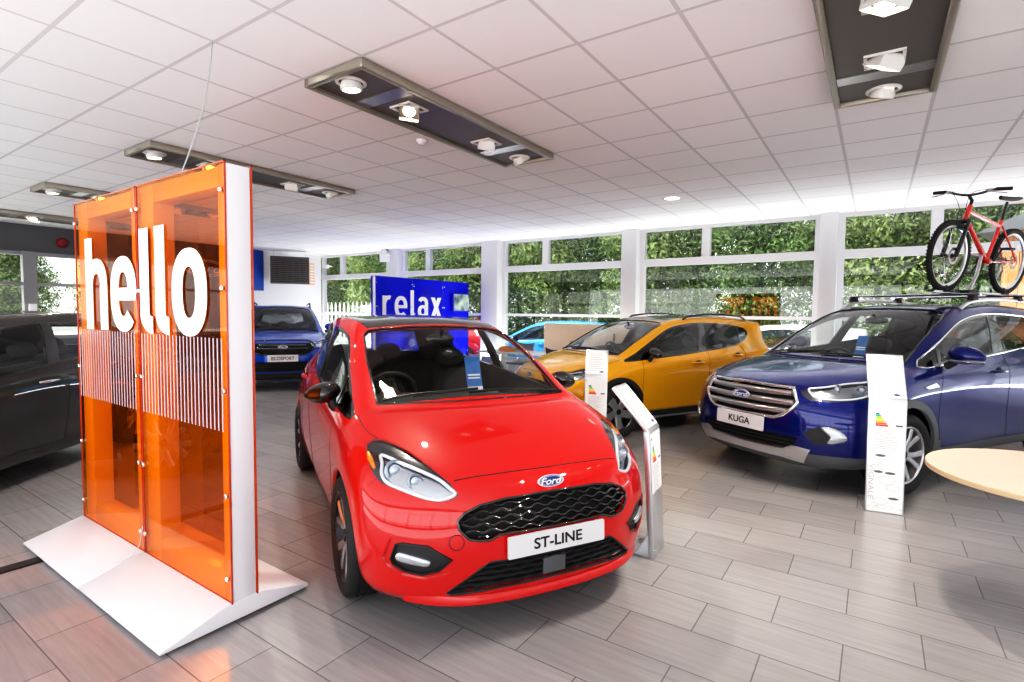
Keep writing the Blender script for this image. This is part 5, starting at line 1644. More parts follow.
    if name_text:
        q = MB(); add_text(q, name_text, F1 @ Matrix.Translation((-w * .365, .235, .0024)) @ Matrix.Rotation(-PI / 2, 4, 'Z'), size=.050, extrude=.0004, sx=1.35); q.build('side_lettering', M['ink_grey'], r)
    for u, v, F in ((-w * .41, .05, F1), (w * .41, .05, F1), (-w * .41, L1 - .05, F1), (w * .41, L1 - .05, F1), (-w * .41, up - .035, F2), (w * .41, up - .035, F2)):
        st = MB(); st.lathe([(.007, 0), (.007, .006), (0, .007)], 10, F @ Matrix.Translation((u, v, 0)), cap=False); st.build('fixing_stud', M['chrome'], r)
    return r
info_stand('white price stand in front of the deep blue car, facing the camera', (.105, 4.90, 0), math.radians(8), hb=.865, up=.41, name_text='VIGNALE', sheet0=.012)
info_stand('white price stand seen edge on, leaning beside the red car', (-1.075, 3.245, 0), math.radians(95), hb=.785, up=.345, tilt=.72, fd=.22)
info_stand('white price stand behind the red bonnet in front of the yellow car', (-2.475, 5.235, 0), math.radians(22), hb=.825, up=.32, tilt=.55)

# ------------------------------------------------------------------ round table at the right edge
def wood_mat(name, c1, c2):
    m, nt, out = new_mat(name); tc, mp, nz, cr, b = nodes(nt, 'ShaderNodeTexCoord', 'ShaderNodeMapping', 'ShaderNodeTexNoise', 'ShaderNodeValToRGB', 'ShaderNodeBsdfPrincipled')
    mp.inputs['Scale'].default_value = (2, 30, 2); nt.links.new(tc.outputs['Object'], mp.inputs[0]); nt.links.new(mp.outputs[0], nz.inputs['Vector'])
    nz.inputs['Scale'].default_value = 1.5; nz.inputs['Detail'].default_value = 4; nt.links.new(nz.outputs['Fac'], cr.inputs[0])
    cr.color_ramp.elements[0].position = .3; cr.color_ramp.elements[0].color = (*c1, 1); cr.color_ramp.elements[1].position = .7; cr.color_ramp.elements[1].color = (*c2, 1)
    nt.links.new(cr.outputs[0], b.inputs['Base Color']); b.inputs['Roughness'].default_value = .38; nt.links.new(b.outputs[0], out.inputs[0]); return m
M['maple'] = wood_mat('maple_laminate', (.70, .56, .42), (.76, .62, .48))
M['maple_edge'] = pbr('maple_edge', (.60, .44, .28), .45)
t = empty('round_table', (.794, 3.589, 0), .3, 'round pale wood table at the right edge in front of the blue car', 'table')
q = MB(); q.mat(0).lathe([(0, .74), (.545, .74)], 72, cap=False); q.mat(1).lathe([(.545, .74), (.548, .737), (.548, .715), (.543, .712), (0, .712)], 72, cap=False); q.build('tabletop', [M['maple'], M['maple_edge']], t)
q = MB(); q.lathe([(.035, .03), (.035, .70), (.12, .712)], 24); q.build('pedestal', M['satin'], t)
q = MB(); q.lathe([(.12, 0), (.12, .012), (.08, .022), (.036, .03)], 40); q.build('base_plate', M['satin'], t)

# ------------------------------------------------------------------ things on the left wall
b = empty('wall_heater', (X0 + .48, 8.48, 2.57), math.radians(-33), 'dark slatted heater unit hung high on the white end wall', 'heater')
q = MB(); q.box((0, 0, 0), (.26, .96, .72)); q.build('casing', M['grey_plastic'], b, bevel=.01)
q = MB()
for k in range(14): q.box((.14, 0, -.32 + k * .049), (.05, .90, .012), Matrix.Rotation(.5, 3, 'Y'))
for k in range(6): q.box((.145, -.40 + k * .16, 0), (.012, .012, .68))
q.build('louvres', pbr('louvre_brown', (.20, .17, .15), .45, .2), b)
q = MB(); q.box((.128, 0, 0), (.004, .90, .67)); q.build('dark_opening', M['seam'], b)
q = MB()
for y in (-.4, .4): q.tube([(0, y, .35), (0, y, .523)], .008, 6)
q.build('hanging_rods', M['satin'], b)
q = MB(); q.box((0, 0, 0), (.03, .95, 1.05)); bn = q.build('blue_banner', pbr('banner_blue', (.005, .06, .34), .5), None, loc=(X0 + .06, 7.50, 2.54), bevel=.004)
tag(bn, 'plain deep blue banner hung high beside the hello stand', 'banner')
q = MB(); q.box((0, 0, 0), (.06, .17, .62)); o = q.build('notice_board', pbr('notice_peach', (.80, .52, .30), .6), None, loc=(X0 + .03, 9.45, 2.55), bevel=.004)
tag(o, 'narrow peach coloured notice high in the far corner', 'notice')
m = MB()
for k in range(7): m.box((.033, 0, .24 - k * .08), (.004, .12, .03))
m.build('printed_rows', M['paper'], o)
sg = empty('oval_sign', (X0 + .05, 6.50, 2.50), PI / 2, 'oval blue maker sign on the dark wall, seen through the orange stand', 'sign')
badge(sg, frame((0, -.02, 0), (1, 0, 0), (0, 0, 1)), .90)
q = MB(); q.lathe([(.10, 0), (.10, .03), (.075, .07), (.03, .085), (0, .087)], 28, frame((0, 0, 0), (0, 1, 0), (0, 0, 1))); o = q.build('alarm_bell', pbr('bell_red', (.22, .012, .012), .35), None, loc=(X0 + .0, 3.775, 2.80))
tag(o, 'round dark red alarm bell on the dark fascia', 'alarm bell')
q = MB(); q.box((0, 0, 0), (.07, .12, .16)); o = q.build('switch_box', M['white_gloss'], None, loc=(X0 + .09, 3.27, 1.50), bevel=.01); tag(o, 'small white switch box on the grey window post', 'switch box')
e = empty('emergency_light', (-10.46, 9.50, CH), 0, 'white emergency light box hung from the ceiling before the windows', 'emergency light')
q = MB(); q.box((0, 0, -.22), (.30, .10, .20)); q.build('lamp_box', M['white_gloss'], e, bevel=.008)
q = MB(); q.box((0, 0, -.03), (.16, .08, .06)); q.tube([(-.06, 0, -.06), (-.06, 0, -.13)], .008, 6); q.tube([(.06, 0, -.06), (.06, 0, -.13)], .008, 6); q.build('ceiling_bracket', M['satin'], e)
e = empty('security_camera', (-12.98, 9.62, 2.78), 0, 'small white camera on a bracket in the far window corner', 'security camera')
q = MB(); q.tube([(0, .16, 0), (0, 0, 0)], .02, 8); q.build('bracket', M['white_gloss'], e)
q = MB(); q.tube([(-.10, -.02, .0), (.12, -.06, -.03)], .055, 14); q.build('camera_body', M['white_gloss'], e, sharp=50)
# floor cable cover
A, B = Vector((-4.16, .824, 0)), Vector((-4.19, 1.17, 0))
q = MB(); q.box((0, 0, .006), (2.2, .085, .012)); o = q.build('cable_cover', M['rubber'], None, loc=(-4.07, -.02, 0), bevel=.004); o.rotation_euler.z = math.radians(89)
tag(o, 'flat black cable cover on the floor by the hello stand', 'cable cover')

# ------------------------------------------------------------------ office corner by the windows
M['oak'] = pbr('beech_board', (.82, .66, .47), .5, noise=(4, .06))
o = empty('desk_screen', (-4.55, 9.25, 0), 0, 'pale beige desk screen behind the yellow car', 'screen')
q = MB(); q.box((0, 0, .73), (1.95, .04, 1.14)); q.build('board', M['oak'], o, bevel=.006)
q = MB()
for sx in (-1, 1): q.box((sx * .85, 0, .08), (.05, .40, .16))
q.build('feet', M['satin'], o)
q = MB(); q.box((.55, -.03, 1.06), (.03, .03, .14)); q.build('clip', M['grey_plastic'], o)
d = empty('desk', (-5.75, 8.65, 0), 0, 'white desk by the windows, seen past the red windscreen pillar', 'desk')
q = MB(); q.box((0, 0, .73), (1.5, .75, .03)); q.build('desk_top', M['white_gloss'], d, bevel=.004)
for sx, sy in ((-1, -1), (1, -1), (1, 1), (-1, 1)):
    q = MB(); q.box((sx * .70, sy * .33, .3575), (.045, .045, .715)); q.build('leg', M['satin'], d)
def cafe_chair(label, loc, rz):
    r = empty('office_chair', loc, rz, label, 'chair', 'dark chairs at the white desk')
    q = MB(); secs = []
    for k in range(9):
        a = -1 + 2 * k / 8; x = a * .21; y = -.20 - .06 * (1 - a * a)
        secs.append([(x, y, .60 + .02 * a * a), (x, y + .02, .60 + .02 * a * a), (x * 1.1, y + .0, .84 + .04 * a * a), (x * 1.1, y - .02, .84 + .04 * a * a)])
    q.sweep(secs); q.build('backrest', M['trim_dark'], r, sharp=60, fixn=True)
    q = MB(); q.box((0, 0, .45), (.44, .42, .04)); q.build('seat', M['trim_dark'], r, bevel=.015)
    for sx in (-1, 1):
        for sy in (-1, 1):
            q = MB(); q.tube([(sx * .18, sy * .17, .43), (sx * .22, sy * .21, 0)], .011, 8); q.build('leg', M['chrome'], r)
        q = MB(); q.tube([(sx * .19, -.16, .44), (sx * .20, -.22, .62)], .010, 8); q.build('back_support', M['chrome'], r)
    return r
cafe_chair('dark chair with a curved back in front of the beige desk screen', (-4.72, 8.55, 0), 0)
cafe_chair('dark chair on the far side of the white desk', (-6.15, 9.30, 0), PI)
q = MB(); q.lathe([(.0, .0), (.11, .0), (.13, .06), (.10, .11), (.0, .13)], 20); o = q.build('orange_bag', pbr('orange_cloth', (.85, .25, .03), .6), None, loc=(-5.95, 8.55, .745), sharp=60)
o.scale = (1.5, 1, .8); tag(o, 'orange soft bag lying on the white desk', 'bag')
# ------------------------------------------------------------------ roof bars, carrier and bicycle on the deep blue car
M['bike_red'] = pbr('bike_red', (.75, .035, .025), .22, coat=1.0)
def bike(loc, rz):
    r = empty('mountain_bike', loc, rz, 'red mountain bike standing on the roof of the deep blue car', 'bicycle')
    R = .335; fx, rx = .545, -.545
    def wheel(x, nm):
        w = empty(nm, parent=r)
        MT = Matrix.Translation((x, 0, R)) @ Matrix.Rotation(-PI / 2, 4, 'X')
        t = MB(); n = 48; mi = 26
        vs = []
        t.tube([MT @ Vector(((R - .026) * math.cos(2 * PI * k / n), (R - .026) * math.sin(2 * PI * k / n), 0)) for k in range(n)], .026, 10, closed=True)
        for k in range(64):
            a = 2 * PI * k / 64
            for s in (-1, 1):
                p = MT @ Vector(((R - .004) * math.cos(a), (R - .004) * math.sin(a), s * .014)); t.box(p, (.013, .013, .013), Matrix.Rotation(a, 3, 'Y'))
        t.build('tyre', M['rubber'], w, sharp=50)
        q = MB(); q.lathe([(R - .052, -.013), (R - .046, -.014), (R - .046, .014), (R - .052, .013), (R - .066, .008), (R - .066, -.008), (R - .052, -.013)], 48, MT, cap=False); q.build('rim', M['satin'], w)
        q = MB()
        for k in range(32):
            a = 2 * PI * k / 32; s = 1 if k % 2 else -1; a2 = a + (.5 if (k // 2) % 2 else -.5)
            q.tube([MT @ Vector((.022 * math.cos(a2), .022 * math.sin(a2), s * .028)), MT @ Vector(((R - .064) * math.cos(a), (R - .064) * math.sin(a), 0))], .0013, 4)
        q.build('spokes', M['chrome'], w)
        q = MB(); q.lathe([(.012, -.05), (.012, -.034), (.026, -.030), (.016, -.02), (.016, .02), (.026, .03), (.012, .034), (.012, .05)], 16, MT); q.build('hub', M['black_plastic'], w)
        q = MB(); q.lathe([(.080, .040), (.080, .042), (.055, .042), (.055, .040), (.080, .040)], 28, MT, cap=False); q.build('brake_disc', M['disc'], w)
    wheel(fx, 'front_wheel'); wheel(rx, 'rear_wheel')
    bb = Vector((-.115, 0, .315)); st = Vector((-.265, 0, .705)); ht = Vector((.335, 0, .800)); hb = Vector((.372, 0, .690)); ra = Vector((rx, 0, R)); fa = Vector((fx, 0, R))
    f = MB()
    f.tube([st + Vector((.01, 0, -.03)), ht + Vector((.008, 0, -.03))], .019, 12); f.tube([bb, hb + Vector((.004, 0, .015))], .024, 12)
    f.tube([bb, st + Vector((-.006, 0, .03))], .0175, 12); f.tube([ht + Vector((-.012, 0, .025)), hb + Vector((.012, 0, -.03))], .023, 12)
    f.tube([bb + Vector((0, -.04, 0)), bb + Vector((0, .04, 0))], .024, 14)
    for s in (-1, 1):
        f.tube([bb + Vector((-.02, s * .03, 0)), bb + Vector((-.15, s * .05, .0)), ra + Vector((0, s * .062, 0))], .010, 8)
        f.tube([st + Vector((0, s * .018, -.03)), ra + Vector((.10, s * .05, .12)), ra + Vector((0, s * .062, 0))], .009, 8)
    f.build('frame', M['bike_red'], r, sharp=60)
    f = MB()
    cr = fa + Vector((-.128, 0, .335))
    f.tube([cr + Vector((0, -.065, 0)), cr + Vector((0, .065, 0))], .022, 10)
    for s in (-1, 1):
        f.tube([cr + Vector((0, s * .062, .01)), cr.lerp(fa, .5) + Vector((0, s * .062, 0))], .017, 10)
        f.tube([cr.lerp(fa, .45) + Vector((0, s * .062, 0)), fa + Vector((0, s * .062, -.005))], .021, 10)
    f.tube([hb, cr + Vector((.004, 0, .0))], .018, 10)
    f.tube([cr.lerp(fa, .35) + Vector((.01, -.062, .03)), cr.lerp(fa, .35) + Vector((.05, 0, .06)), cr.lerp(fa, .35) + Vector((.01, .062, .03))], .012, 8)
    f.build('suspension_fork', M['gloss_black'], r, sharp=60)
    h = MB(); stem = ht + Vector((-.028, 0, .075)); hc = stem + Vector((.07, 0, .045))
    h.tube([ht, stem], .016, 10); h.tube([stem, hc], .017, 10)
    pts = [hc + Vector((-.05, -.30, .045)), hc + Vector((-.03, -.19, .045)), hc + Vector((-.005, -.09, .012)), hc + Vector((0, 0, 0)), hc + Vector((-.005, .09, .012)), hc + Vector((-.03, .19, .045)), hc + Vector((-.05, .30, .045))]
    SR = Matrix.Rotation(math.radians(11), 3, 'Z'); turn = lambda p: hc + SR @ (Vector(p) - hc)
    pts = [turn(p) for p in pts]
    h.tube(smooth_poly(pts, 5, False), .0125, 10); h.build('handlebar', M['gloss_black'], r, sharp=60)
    for s in (-1, 1):
        g = MB(); g.tube([turn(hc + Vector((-.034, s * .195, .045))), turn(hc + Vector((-.052, s * .315, .045)))], .017, 10); g.build('grip', M['rubber'], r)
        g = MB(); g.tube([turn(hc + Vector((-.02, s * .18, .035))), turn(hc + Vector((.03, s * .20, .015))), turn(hc + Vector((.025, s * .30, -.005)))], .006, 6); g.box(turn(hc + Vector((-.02, s * .165, .035))), (.05, .04, .03)); g.build('brake_lever', M['satin'], r)
        c = MB(); c.tube(smooth_poly([hc + Vector((.03, s * .17, .035)), hc + Vector((.10, s * .08, .0)), hc + Vector((.07, s * .03, -.12)), cr + Vector((.0, s * .05, .02))], 5, False), .003, 5); c.build('brake_cable', M['rubber'], r)
    s_ = MB(); top = st + Vector((-.050, 0, .215)); s_.tube([st, top], .0135, 10); s_.build('seat_post', M['gloss_black'], r)
    s_ = MB(); secs = []
    for k in range(9):
        t = k / 8; x = lerp(.135, -.135, t); w = lerp(.018, .072, t ** 1.6); zz = .035 + .012 * t * t
        secs.append([top + Vector((x, w * math.cos(a), zz + .018 * math.sin(a) * (1 if math.sin(a) > 0 else 1.4))) for a in [2 * PI * q / 12 for q in range(12)]])
    s_.sweep(secs); s_.build('saddle', M['black_plastic'], r, sharp=60)
    c = MB(); MT = Matrix.Translation(bb) @ Matrix.Rotation(PI / 2, 4, 'X')
    for rr, hh in ((.085, .048), (.068, .054), (.05, .06)): c.lathe([(rr, hh), (rr, hh + .003), (rr - .016, hh + .003), (rr - .016, hh), (rr, hh)], 32, MT, cap=False)
    c.tube([bb + Vector((0, -.06, 0)), bb + Vector((.10, -.075, -.13))], .010, 8); c.tube([bb + Vector((0, .06, 0)), bb + Vector((-.10, .075, .13))], .010, 8)
    c.build('chainset', M['dark_alloy'], r)
    for s in (-1, 1):
        p = MB(); q = bb + Vector((.10 * -s, s * .125, .13 * s)); p.box(q, (.095, .085, .022)); p.build('pedal', M['black_plastic'], r, bevel=.004)
    c = MB(); c.tube([bb + Vector((0, -.05, .085)), ra + Vector((0, -.05, .04))], .004, 5); c.tube([bb + Vector((0, -.05, -.085)), ra + Vector((.03, -.05, -.16)), ra + Vector((-.02, -.05, -.10)), ra + Vector((0, -.05, -.04))], .004, 5)
    c.build('chain', M['dark_alloy'], r)
    c = MB(); MT = Matrix.Translation(ra) @ Matrix.Rotation(PI / 2, 4, 'X'); c.lathe([(.048, .036), (.044, .040), (.03, .052), (.02, .052)], 24, MT); c.box(ra + Vector((.03, -.06, -.12)), (.02, .02, .12)); c.build('gear_cassette', M['disc'], r)
    return r

def carrier(loc, rz, bx=(-1.55, -2.42), yb=.37):
    """in the car's own axes; z=0 on the floor"""
    r = empty('roof_carrier', loc, rz, 'black roof bars with a silver bike channel on the deep blue car', 'roof carrier')
    zr = 1.735
    for x in bx:
        b = MB(); b.sweep([[(x - .035, y, zr - .012), (x + .02, y, zr - .014), (x + .038, y, zr), (x + .02, y, zr + .012), (x - .035, y, zr + .006)] for y in (-.66, .66)])
        b.build('cross_bar', M['satin'], r, bevel=.003, fixn=True)
        for s in (-1, 1):
            f = MB(); f.sweep([[(x - .05, s * .592 - .03, 1.672), (x + .05, s * .592 - .03, 1.672), (x + .05, s * .592 + .03, 1.672), (x - .05, s * .592 + .03, 1.672)], [(x - .035, s * .592 - .025, zr - .01), (x + .035, s * .592 - .025, zr - .01), (x + .035, s * .592 + .025, zr - .01), (x - .035, s * .592 + .025, zr - .01)]])
            f.build('bar_foot', M['black_plastic'], r, bevel=.004, fixn=True)
    t = MB(); 
    t.sweep([[(x, yb - .045, zr + .013), (x, yb + .045, zr + .013), (x, yb + .045, zr + .034), (x, yb + .035, zr + .034), (x, yb + .03, zr + .022), (x, yb - .03, zr + .022), (x, yb - .035, zr + .034), (x, yb - .045, zr + .034)] for x in (-1.24, -2.86)])
    t.build('bike_channel', M['satin'], r, fixn=True)
    for x in (-1.47, -2.58):
        h = MB(); h.box((x, yb, zr + .028), (.17, .10, .016)); h.tube([(x + .05, yb - .055, zr + .03), (x + .06, yb - .06, zr + .09)], .010, 6); h.tube([(x + .05, yb + .055, zr + .03), (x + .06, yb + .06, zr + .09)], .010, 6); h.build('wheel_holder', M['black_plastic'], r, bevel=.003)
    a = MB(); a.tube([(-1.74, yb + .09, zr + .02), (-1.90, yb + .085, zr + .21), (-2.07, yb + .04, zr + .42)], .016, 10); a.tube([(-2.07, yb + .05, zr + .41), (-2.06, yb - .04, zr + .44)], .022, 8); a.build('clamp_arm', M['satin'], r, sharp=60)
    a = MB(); a.box((-1.76, yb + .06, zr + .03), (.16, .14, .035)); a.build('arm_base', M['black_plastic'], r, bevel=.006)
    return r
# ------------------------------------------------------------------ outside: trees, fence, parked cars
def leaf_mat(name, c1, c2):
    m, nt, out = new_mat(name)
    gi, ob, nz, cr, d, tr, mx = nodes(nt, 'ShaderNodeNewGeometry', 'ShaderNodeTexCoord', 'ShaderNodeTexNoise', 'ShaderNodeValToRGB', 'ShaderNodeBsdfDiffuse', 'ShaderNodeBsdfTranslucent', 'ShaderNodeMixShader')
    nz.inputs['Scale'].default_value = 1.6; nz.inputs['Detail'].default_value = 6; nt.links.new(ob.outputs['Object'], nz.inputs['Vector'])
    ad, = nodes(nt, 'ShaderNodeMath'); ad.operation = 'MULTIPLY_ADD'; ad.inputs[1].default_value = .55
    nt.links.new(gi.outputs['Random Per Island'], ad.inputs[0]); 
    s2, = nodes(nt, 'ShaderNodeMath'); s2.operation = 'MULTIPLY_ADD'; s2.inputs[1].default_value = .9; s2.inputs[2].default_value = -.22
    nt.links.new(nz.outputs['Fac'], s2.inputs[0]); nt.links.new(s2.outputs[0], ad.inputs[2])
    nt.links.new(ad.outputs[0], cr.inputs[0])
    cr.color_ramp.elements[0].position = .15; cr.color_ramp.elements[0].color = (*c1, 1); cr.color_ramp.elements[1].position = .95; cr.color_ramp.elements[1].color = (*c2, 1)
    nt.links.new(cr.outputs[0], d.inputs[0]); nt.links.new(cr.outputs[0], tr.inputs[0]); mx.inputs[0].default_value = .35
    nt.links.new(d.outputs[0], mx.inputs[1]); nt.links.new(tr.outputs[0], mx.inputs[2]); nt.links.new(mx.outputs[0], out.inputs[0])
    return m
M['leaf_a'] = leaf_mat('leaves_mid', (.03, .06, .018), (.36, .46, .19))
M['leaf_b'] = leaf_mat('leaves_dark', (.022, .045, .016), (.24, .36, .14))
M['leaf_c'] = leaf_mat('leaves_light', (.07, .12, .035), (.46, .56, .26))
M['bark'] = pbr('bark', (.07, .05, .035), .9, noise=(6, .4))
def crown_mesh(name, mat, rx, ry, z0, z1, nb, per, lf, seed):
    rnd = random.Random(seed); V = []; F = []
    for b in range(nb):
        while True:
            u, v, w = rnd.uniform(-1, 1), rnd.uniform(-1, 1), rnd.uniform(-1, 1)
            if u * u + v * v + w * w < 1: break
        c = Vector((u * rx * .8, v * ry * .8, lerp(z0, z1, .5 + .45 * w))); rb = rnd.uniform(.45, .85)
        for k in range(per):
            d = Vector((rnd.gauss(0, 1), rnd.gauss(0, 1), rnd.gauss(0, 1))).normalized()
            p = c + Vector((d.x * rb, d.y * rb, d.z * rb * .8)) * rnd.uniform(.7, 1.05)
            n = (d + Vector((rnd.uniform(-.7, .7), rnd.uniform(-.7, .7), rnd.uniform(-.2, .9)))).normalized()
            t = n.orthogonal().normalized(); t = (Matrix.Rotation(rnd.uniform(0, 6.28), 3, n) @ t); bt = n.cross(t)
            s = lf * rnd.uniform(.6, 1.25); i = len(V)
            V += [p - t * s, p + bt * s * .42 + n * s * .1, p + t * s, p - bt * s * .42 + n * s * .1]; F.append((i, i + 1, i + 2, i + 3))
    me = bpy.data.meshes.new(name); me.from_pydata([tuple(v) for v in V], [], F); me.materials.append(mat); me.update()
    return me
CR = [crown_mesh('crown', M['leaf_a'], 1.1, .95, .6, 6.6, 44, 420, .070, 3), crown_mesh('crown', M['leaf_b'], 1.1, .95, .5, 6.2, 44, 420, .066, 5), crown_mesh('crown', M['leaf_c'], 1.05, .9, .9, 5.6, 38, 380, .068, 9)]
def tree(x, y, k, rz, sc, label):
    t = empty('garden_tree', (x, y, -.16), rz, label, 'tree', 'trees beyond the windows')
    t.scale = (sc, sc, sc)
    o = bpy.data.objects.new('crown', CR[k]); link(o, t)
    m = MB(); m.tube([(0, 0, 0), (.06, .03, 1.4), (-.05, 0, 2.8), (.05, .05, 4.2)], [.13, .11, .08, .04], 8)
    for a in range(5): m.tube([(0, 0, 1.3 + .45 * a), (.9 * math.cos(a * 2.2), .7 * math.sin(a * 2.2), 2.2 + .5 * a)], [.05, .02], 6)
    m.build('trunk', M['bark'], t)
KIND = ['mid green leafy tree', 'dark green leafy tree', 'pale green leafy tree']
rnd = random.Random(11)
xs = [-24.6, -21.4, -18.2, -15.0, -11.9, -8.8, -5.7, -2.6, .5, 3.7, 7.0, 10.2]
where = ['farthest left', 'left behind the white fence', 'behind the palisade fence', 'behind the far window corner', 'left of the blue relax stand', 'behind the blue relax stand', 'behind the window pillar above the red bonnet', 'above the yellow car', 'above the tail of the yellow car', 'behind the mountain bike', 'beyond the timber shed', 'farthest right']
for i, x in enumerate(xs):
    k = [2, 0, 2, 2, 0, 0, 0, 1, 0, 1, 0, 1][i]
    tree(x, 15.4, k, rnd.uniform(-.3, .3), rnd.uniform(.98, 1.06), KIND[k] + ' outside, ' + where[i])
for i, x in enumerate([-32.5, -28.0, -23.5, -19.1, -14.7, -10.3, -5.9, -1.5, 2.9, 7.3]):
    k = [0, 1, 0, 1, 0, 1, 1, 0, 1, 1][i]
    tree(x, 22.0, k, rnd.uniform(-.3, .3), 1.34, KIND[k] + ' in the back row of the garden, number %s from the left' % ['one', 'two', 'three', 'four', 'five', 'six', 'seven', 'eight', 'nine', 'ten'][i])
for i, (x, y, k) in enumerate([(-20.5, 4.6, 0), (-20.8, 1.6, 1), (-21.2, -1.6, 0), (-22.5, 7.6, 2)]):
    tree(x, y, k, i * 1.3, .8, KIND[k] + ' outside the left wall windows, number %s from the right' % ['two', 'three', 'four', 'one'][i])
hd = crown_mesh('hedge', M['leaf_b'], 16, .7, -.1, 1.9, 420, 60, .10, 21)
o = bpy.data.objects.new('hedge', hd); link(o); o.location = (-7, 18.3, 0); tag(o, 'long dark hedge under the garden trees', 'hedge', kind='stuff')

f = empty('palisade_fence', (-15.6, 12.6, -.16), 0, 'white steel palisade fence outside the far left window', 'fence')
for k in range(19):
    q = MB(); x = -2.6 + k * .24; q.sweep([[(x - .035, 0, .05), (x + .035, 0, .05), (x + .035, .02, .05), (x - .035, .02, .05)], [(x - .035, 0, 1.85), (x + .035, 0, 1.85), (x + .035, .02, 1.85), (x - .035, .02, 1.85)], [(x - .004, 0, 1.98), (x + .004, 0, 1.98), (x + .004, .02, 1.98), (x - .004, .02, 1.98)]])
    q.build('pale', M['white_gloss'], f, fixn=True)
for z in (.45, 1.55):
    q = MB(); q.box((-.44, .04, z), (4.5, .04, .06)); q.build('rail', M['white_gloss'], f)
b = MB(); b.box((0, 0, .92), (.72, .3, 1.85)); o = b.build('white_cabinet', M['white_matt'], None, loc=(-13.25, 11.6, -.16), bevel=.01); tag(o, 'plain white cabinet outside, right of the palisade fence', 'cabinet')
m = MB(); m.box((0, 0, .03), (.5, .2, .03)); m.build('plinth', M['grey_plastic'], o)
s = empty('timber_shed', (3.4, 11.9, -.16), -.25, 'orange timber shed outside behind the mountain bike', 'shed')
q = MB()
for k in range(16): q.box((-1.5 + k * .2, 0, 1.5), (.19, 2.0, 3.0))
q.build('timber_wall', pbr('timber_orange', (.50, .20, .06), .7, noise=(5, .25)), s)
q = MB(); q.prism([(-1.9, 3.0), (1.9, 3.0), (0, 3.9)], -1.2, 1.2, Matrix.Rotation(PI / 2, 4, 'X')); q.build('roof', M['grey_plastic'], s)
q = MB(); q.box((.3, -1.02, 1.0), (.9, .05, 2.0)); q.build('door', pbr('timber_door', (.36, .13, .04), .7), s)

# ------------------------------------------------------------------ sky and sun
w = bpy.data.worlds.new('world'); SC.world = w; w.use_nodes = True
nt = w.node_tree; bgn = nt.nodes['Background']
tc, sp, cr = nodes(nt, 'ShaderNodeTexCoord', 'ShaderNodeSeparateXYZ', 'ShaderNodeValToRGB')
mrr, = nodes(nt, 'ShaderNodeMapRange'); mrr.inputs[1].default_value = -1; mrr.inputs[2].default_value = 1
nt.links.new(tc.outputs['Generated'], sp.inputs[0]); nt.links.new(sp.outputs['Z'], mrr.inputs[0]); nt.links.new(mrr.outputs[0], cr.inputs[0])
e = cr.color_ramp.elements
e[0].position = .0; e[0].color = (.75, .74, .72, 1); e[1].position = 1.0; e[1].color = (.55, .72, 1.0, 1)
for p, c in ((.48, (.80, .80, .80, 1)), (.52, (1.0, 1.0, 1.0, 1)), (.68, (.86, .93, 1.0, 1))):
    q = e.new(p); q.color = c
nt.links.new(cr.outputs[0], bgn.inputs[0]); bgn.inputs[1].default_value = 1.6
sun = bpy.data.lights.new('sun', 'SUN'); sun.energy = 11; sun.angle = .03; sun.color = (1, .95, .86)
so = bpy.data.objects.new('sun', sun); COL.objects.link(so); so.rotation_euler = Vector((.35, .45, -.82)).to_track_quat('-Z', 'Y').to_euler()
# ------------------------------------------------------------------ the cars
def swap(root, table, data=True):
    """copy of a thing: exchange materials on the copied objects only"""
    for o in [root] + list(root.children_recursive):
        if o.type == 'MESH':
            for s in o.material_slots:
                if s.material and s.material.name in table:
                    mt = table[s.material.name]; s.link = 'OBJECT'; s.material = mt
red = build_fiesta('hatchback_car', 'red hatchback with a black roof, in the foreground', 'hatchbacks', (-1.891, 2.512, 0), -.5075, M['red_paint'], False, 'ST-LINE', 3)
yel = build_fiesta('hatchback_car', 'golden yellow hatchback with black wheel arch trim by the windows', 'hatchbacks', (-3.23, 6.295, .02), math.radians(-117), M['yellow_paint'], True, 'ACTIVE', 3)
kug = build_suv('family_suv', 'deep blue family car carrying a red bike on its roof', None, (-.52, 5.95, 0), math.radians(-121), M['blue_paint'], 'kuga', 'KUGA', 3)
KX, KY, KR = -.52, 5.95, math.radians(-121)
def kloc(x, y): return (KX + x * math.cos(KR) - y * math.sin(KR), KY + x * math.sin(KR) + y * math.cos(KR))
carrier((KX, KY, 0), KR)
bx, by = kloc(-2.06, .37)
bk = bike((bx, by, 1.77), KR); bk.scale = (1.08, 1, 1.06); bk.rotation_euler = (math.radians(-5.5), 0, KR)
eco = build_suv('compact_suv', 'bright blue compact off roader facing the camera at the far end', None, (-9.60, 6.08, 0), math.radians(-32.4), M['bright_blue_paint'], 'eco', 'ECOSPORT', 3, eco_warp)
# copies of the red car in other colours: one indoors, three parked outside
def recolour(loc, rz, pt, roof, label, sc=(1, 1, 1), nm='hatchback_car'):
    r = copy_tree(red.root); r.name = nm
    r.location = loc; r.rotation_euler = (0, 0, rz); r.scale = sc; r['label'] = label
    swap(r, {'red_paint': pt, 'black_roof_paint': roof})
    return r
def strip_parts(r, names):
    for o in list(r.children_recursive):
        if o.name.split('.')[0] in names:
            for q in list(o.children_recursive) + [o]: bpy.data.objects.remove(q)
hh = math.radians(-51.5)
hx, hy = -6.001, 1.574
gx, gy = hx - (-1.38 * math.cos(hh) - .90 * math.sin(hh)), hy - (-1.38 * math.sin(hh) + .90 * math.cos(hh))
g = recolour((gx, gy, 0), hh, M['grey_paint'], M['grey_paint'], 'dark grey brown car at the left edge behind the hello stand', (1.06, 1.045, 1.0), 'estate_car')
g['group'] = 'hatchbacks'
for o in list(g.children_recursive):
    if o.name.split('.')[0] == 'door_handle' and o.type == 'MESH':
        for s in o.material_slots: s.link = 'OBJECT'; s.material = M['chrome']
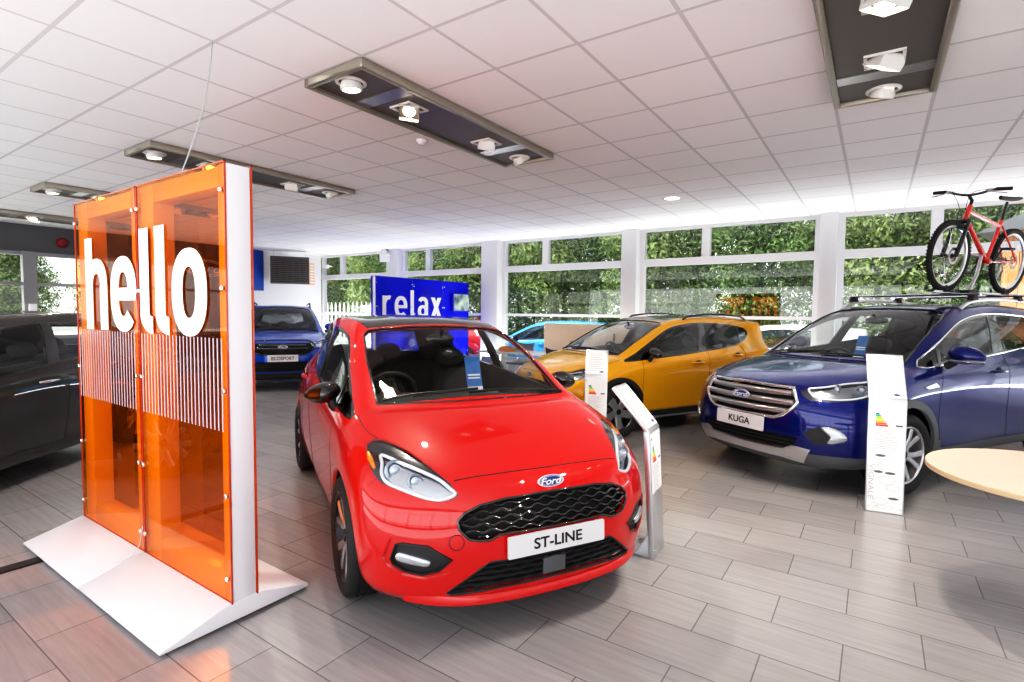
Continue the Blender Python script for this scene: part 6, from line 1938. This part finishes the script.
recolour((-8.55, 12.4, -.16), math.radians(190), M['lightblue_paint'], M['lightblue_paint'], 'light blue car parked outside behind the beige desk screen')
recolour((-12.6, 12.95, -.16), math.radians(184), M['red_paint'], M['red_paint'], 'red car parked outside behind the window pillar')
recolour((-3.2, 12.9, -.16), math.radians(185), M['white_paint'], M['white_paint'], 'white car parked outside behind the yellow car')

# big soft fill lamps, added to brighten the cars, room and ceiling
def area(loc, rot, sx, sy, watts, col=(1, 1, 1)):
    l = bpy.data.lights.new('fill_lamp', 'AREA'); l.shape = 'RECTANGLE'; l.size = sx; l.size_y = sy; l.energy = watts; l.color = col
    o = bpy.data.objects.new('fill_lamp', l); COL.objects.link(o); o.location = loc; o.rotation_euler = rot
    return o
area((-2, -4.75, 1.6), (math.radians(78), 0, 0), 20, 2.2, 330, (.97, .98, 1)).rotation_euler = (math.radians(98), 0, 0)  # added fill behind the camera, just inside the rear windows
area((-2, -2.6, .05), (PI, 0, 0), 18, 4, 560, (.95, .97, 1))  # added fill lying at floor level, facing up to lift the ceiling
area((-3, 9.50, .50), (math.radians(-170), 0, 0), 21, .30, 400, (.96, .98, 1))  # added strip along the window sill, whitens the far ceiling
# dealer card behind each windscreen
def card(label, loc, rz, w=.11, h=.24):
    m = MB(); m.box((0, 0, h / 2), (.004, w, h)); o = m.build('windscreen_card', M['sticker_blue'], None, loc=loc); o.rotation_euler = (0, -.35, rz)
    tag(o, label, 'card')
    q = MB(); q.box((.003, 0, h * .08), (.002, w, h * .10)); q.box((.003, 0, h * .47), (.002, w * .8, h * .05)); q.box((.003, 0, h * .38), (.002, w * .8, h * .04)); q.build('printed_rows', M['paper'], o)
rzr = -.5075
card('blue price card standing behind the windscreen of the red car', (-1.891 - .46 * math.cos(rzr) - .12 * math.sin(rzr), 2.512 - .46 * math.sin(rzr) + .12 * math.cos(rzr), .965), rzr)
card('blue price card standing behind the windscreen of the deep blue car', (*kloc(-.66, .05), 1.075), KR)

SC.view_settings.view_transform = 'Standard'
SC.view_settings.exposure = 0.08
vs = SC.view_settings; vs.use_curve_mapping = True
cv = vs.curve_mapping.curves[3]
cv.points.new(.05, .028); cv.points.new(.25, .235); cv.points.new(.60, .68)
vs.curve_mapping.update()
SC.cycles.max_bounces = 10; SC.cycles.transparent_max_bounces = 24; SC.cycles.diffuse_bounces = 5; SC.cycles.glossy_bounces = 5
SC.cycles.sample_clamp_indirect = 8
SC.cycles.caustics_reflective = False; SC.cycles.caustics_refractive = False
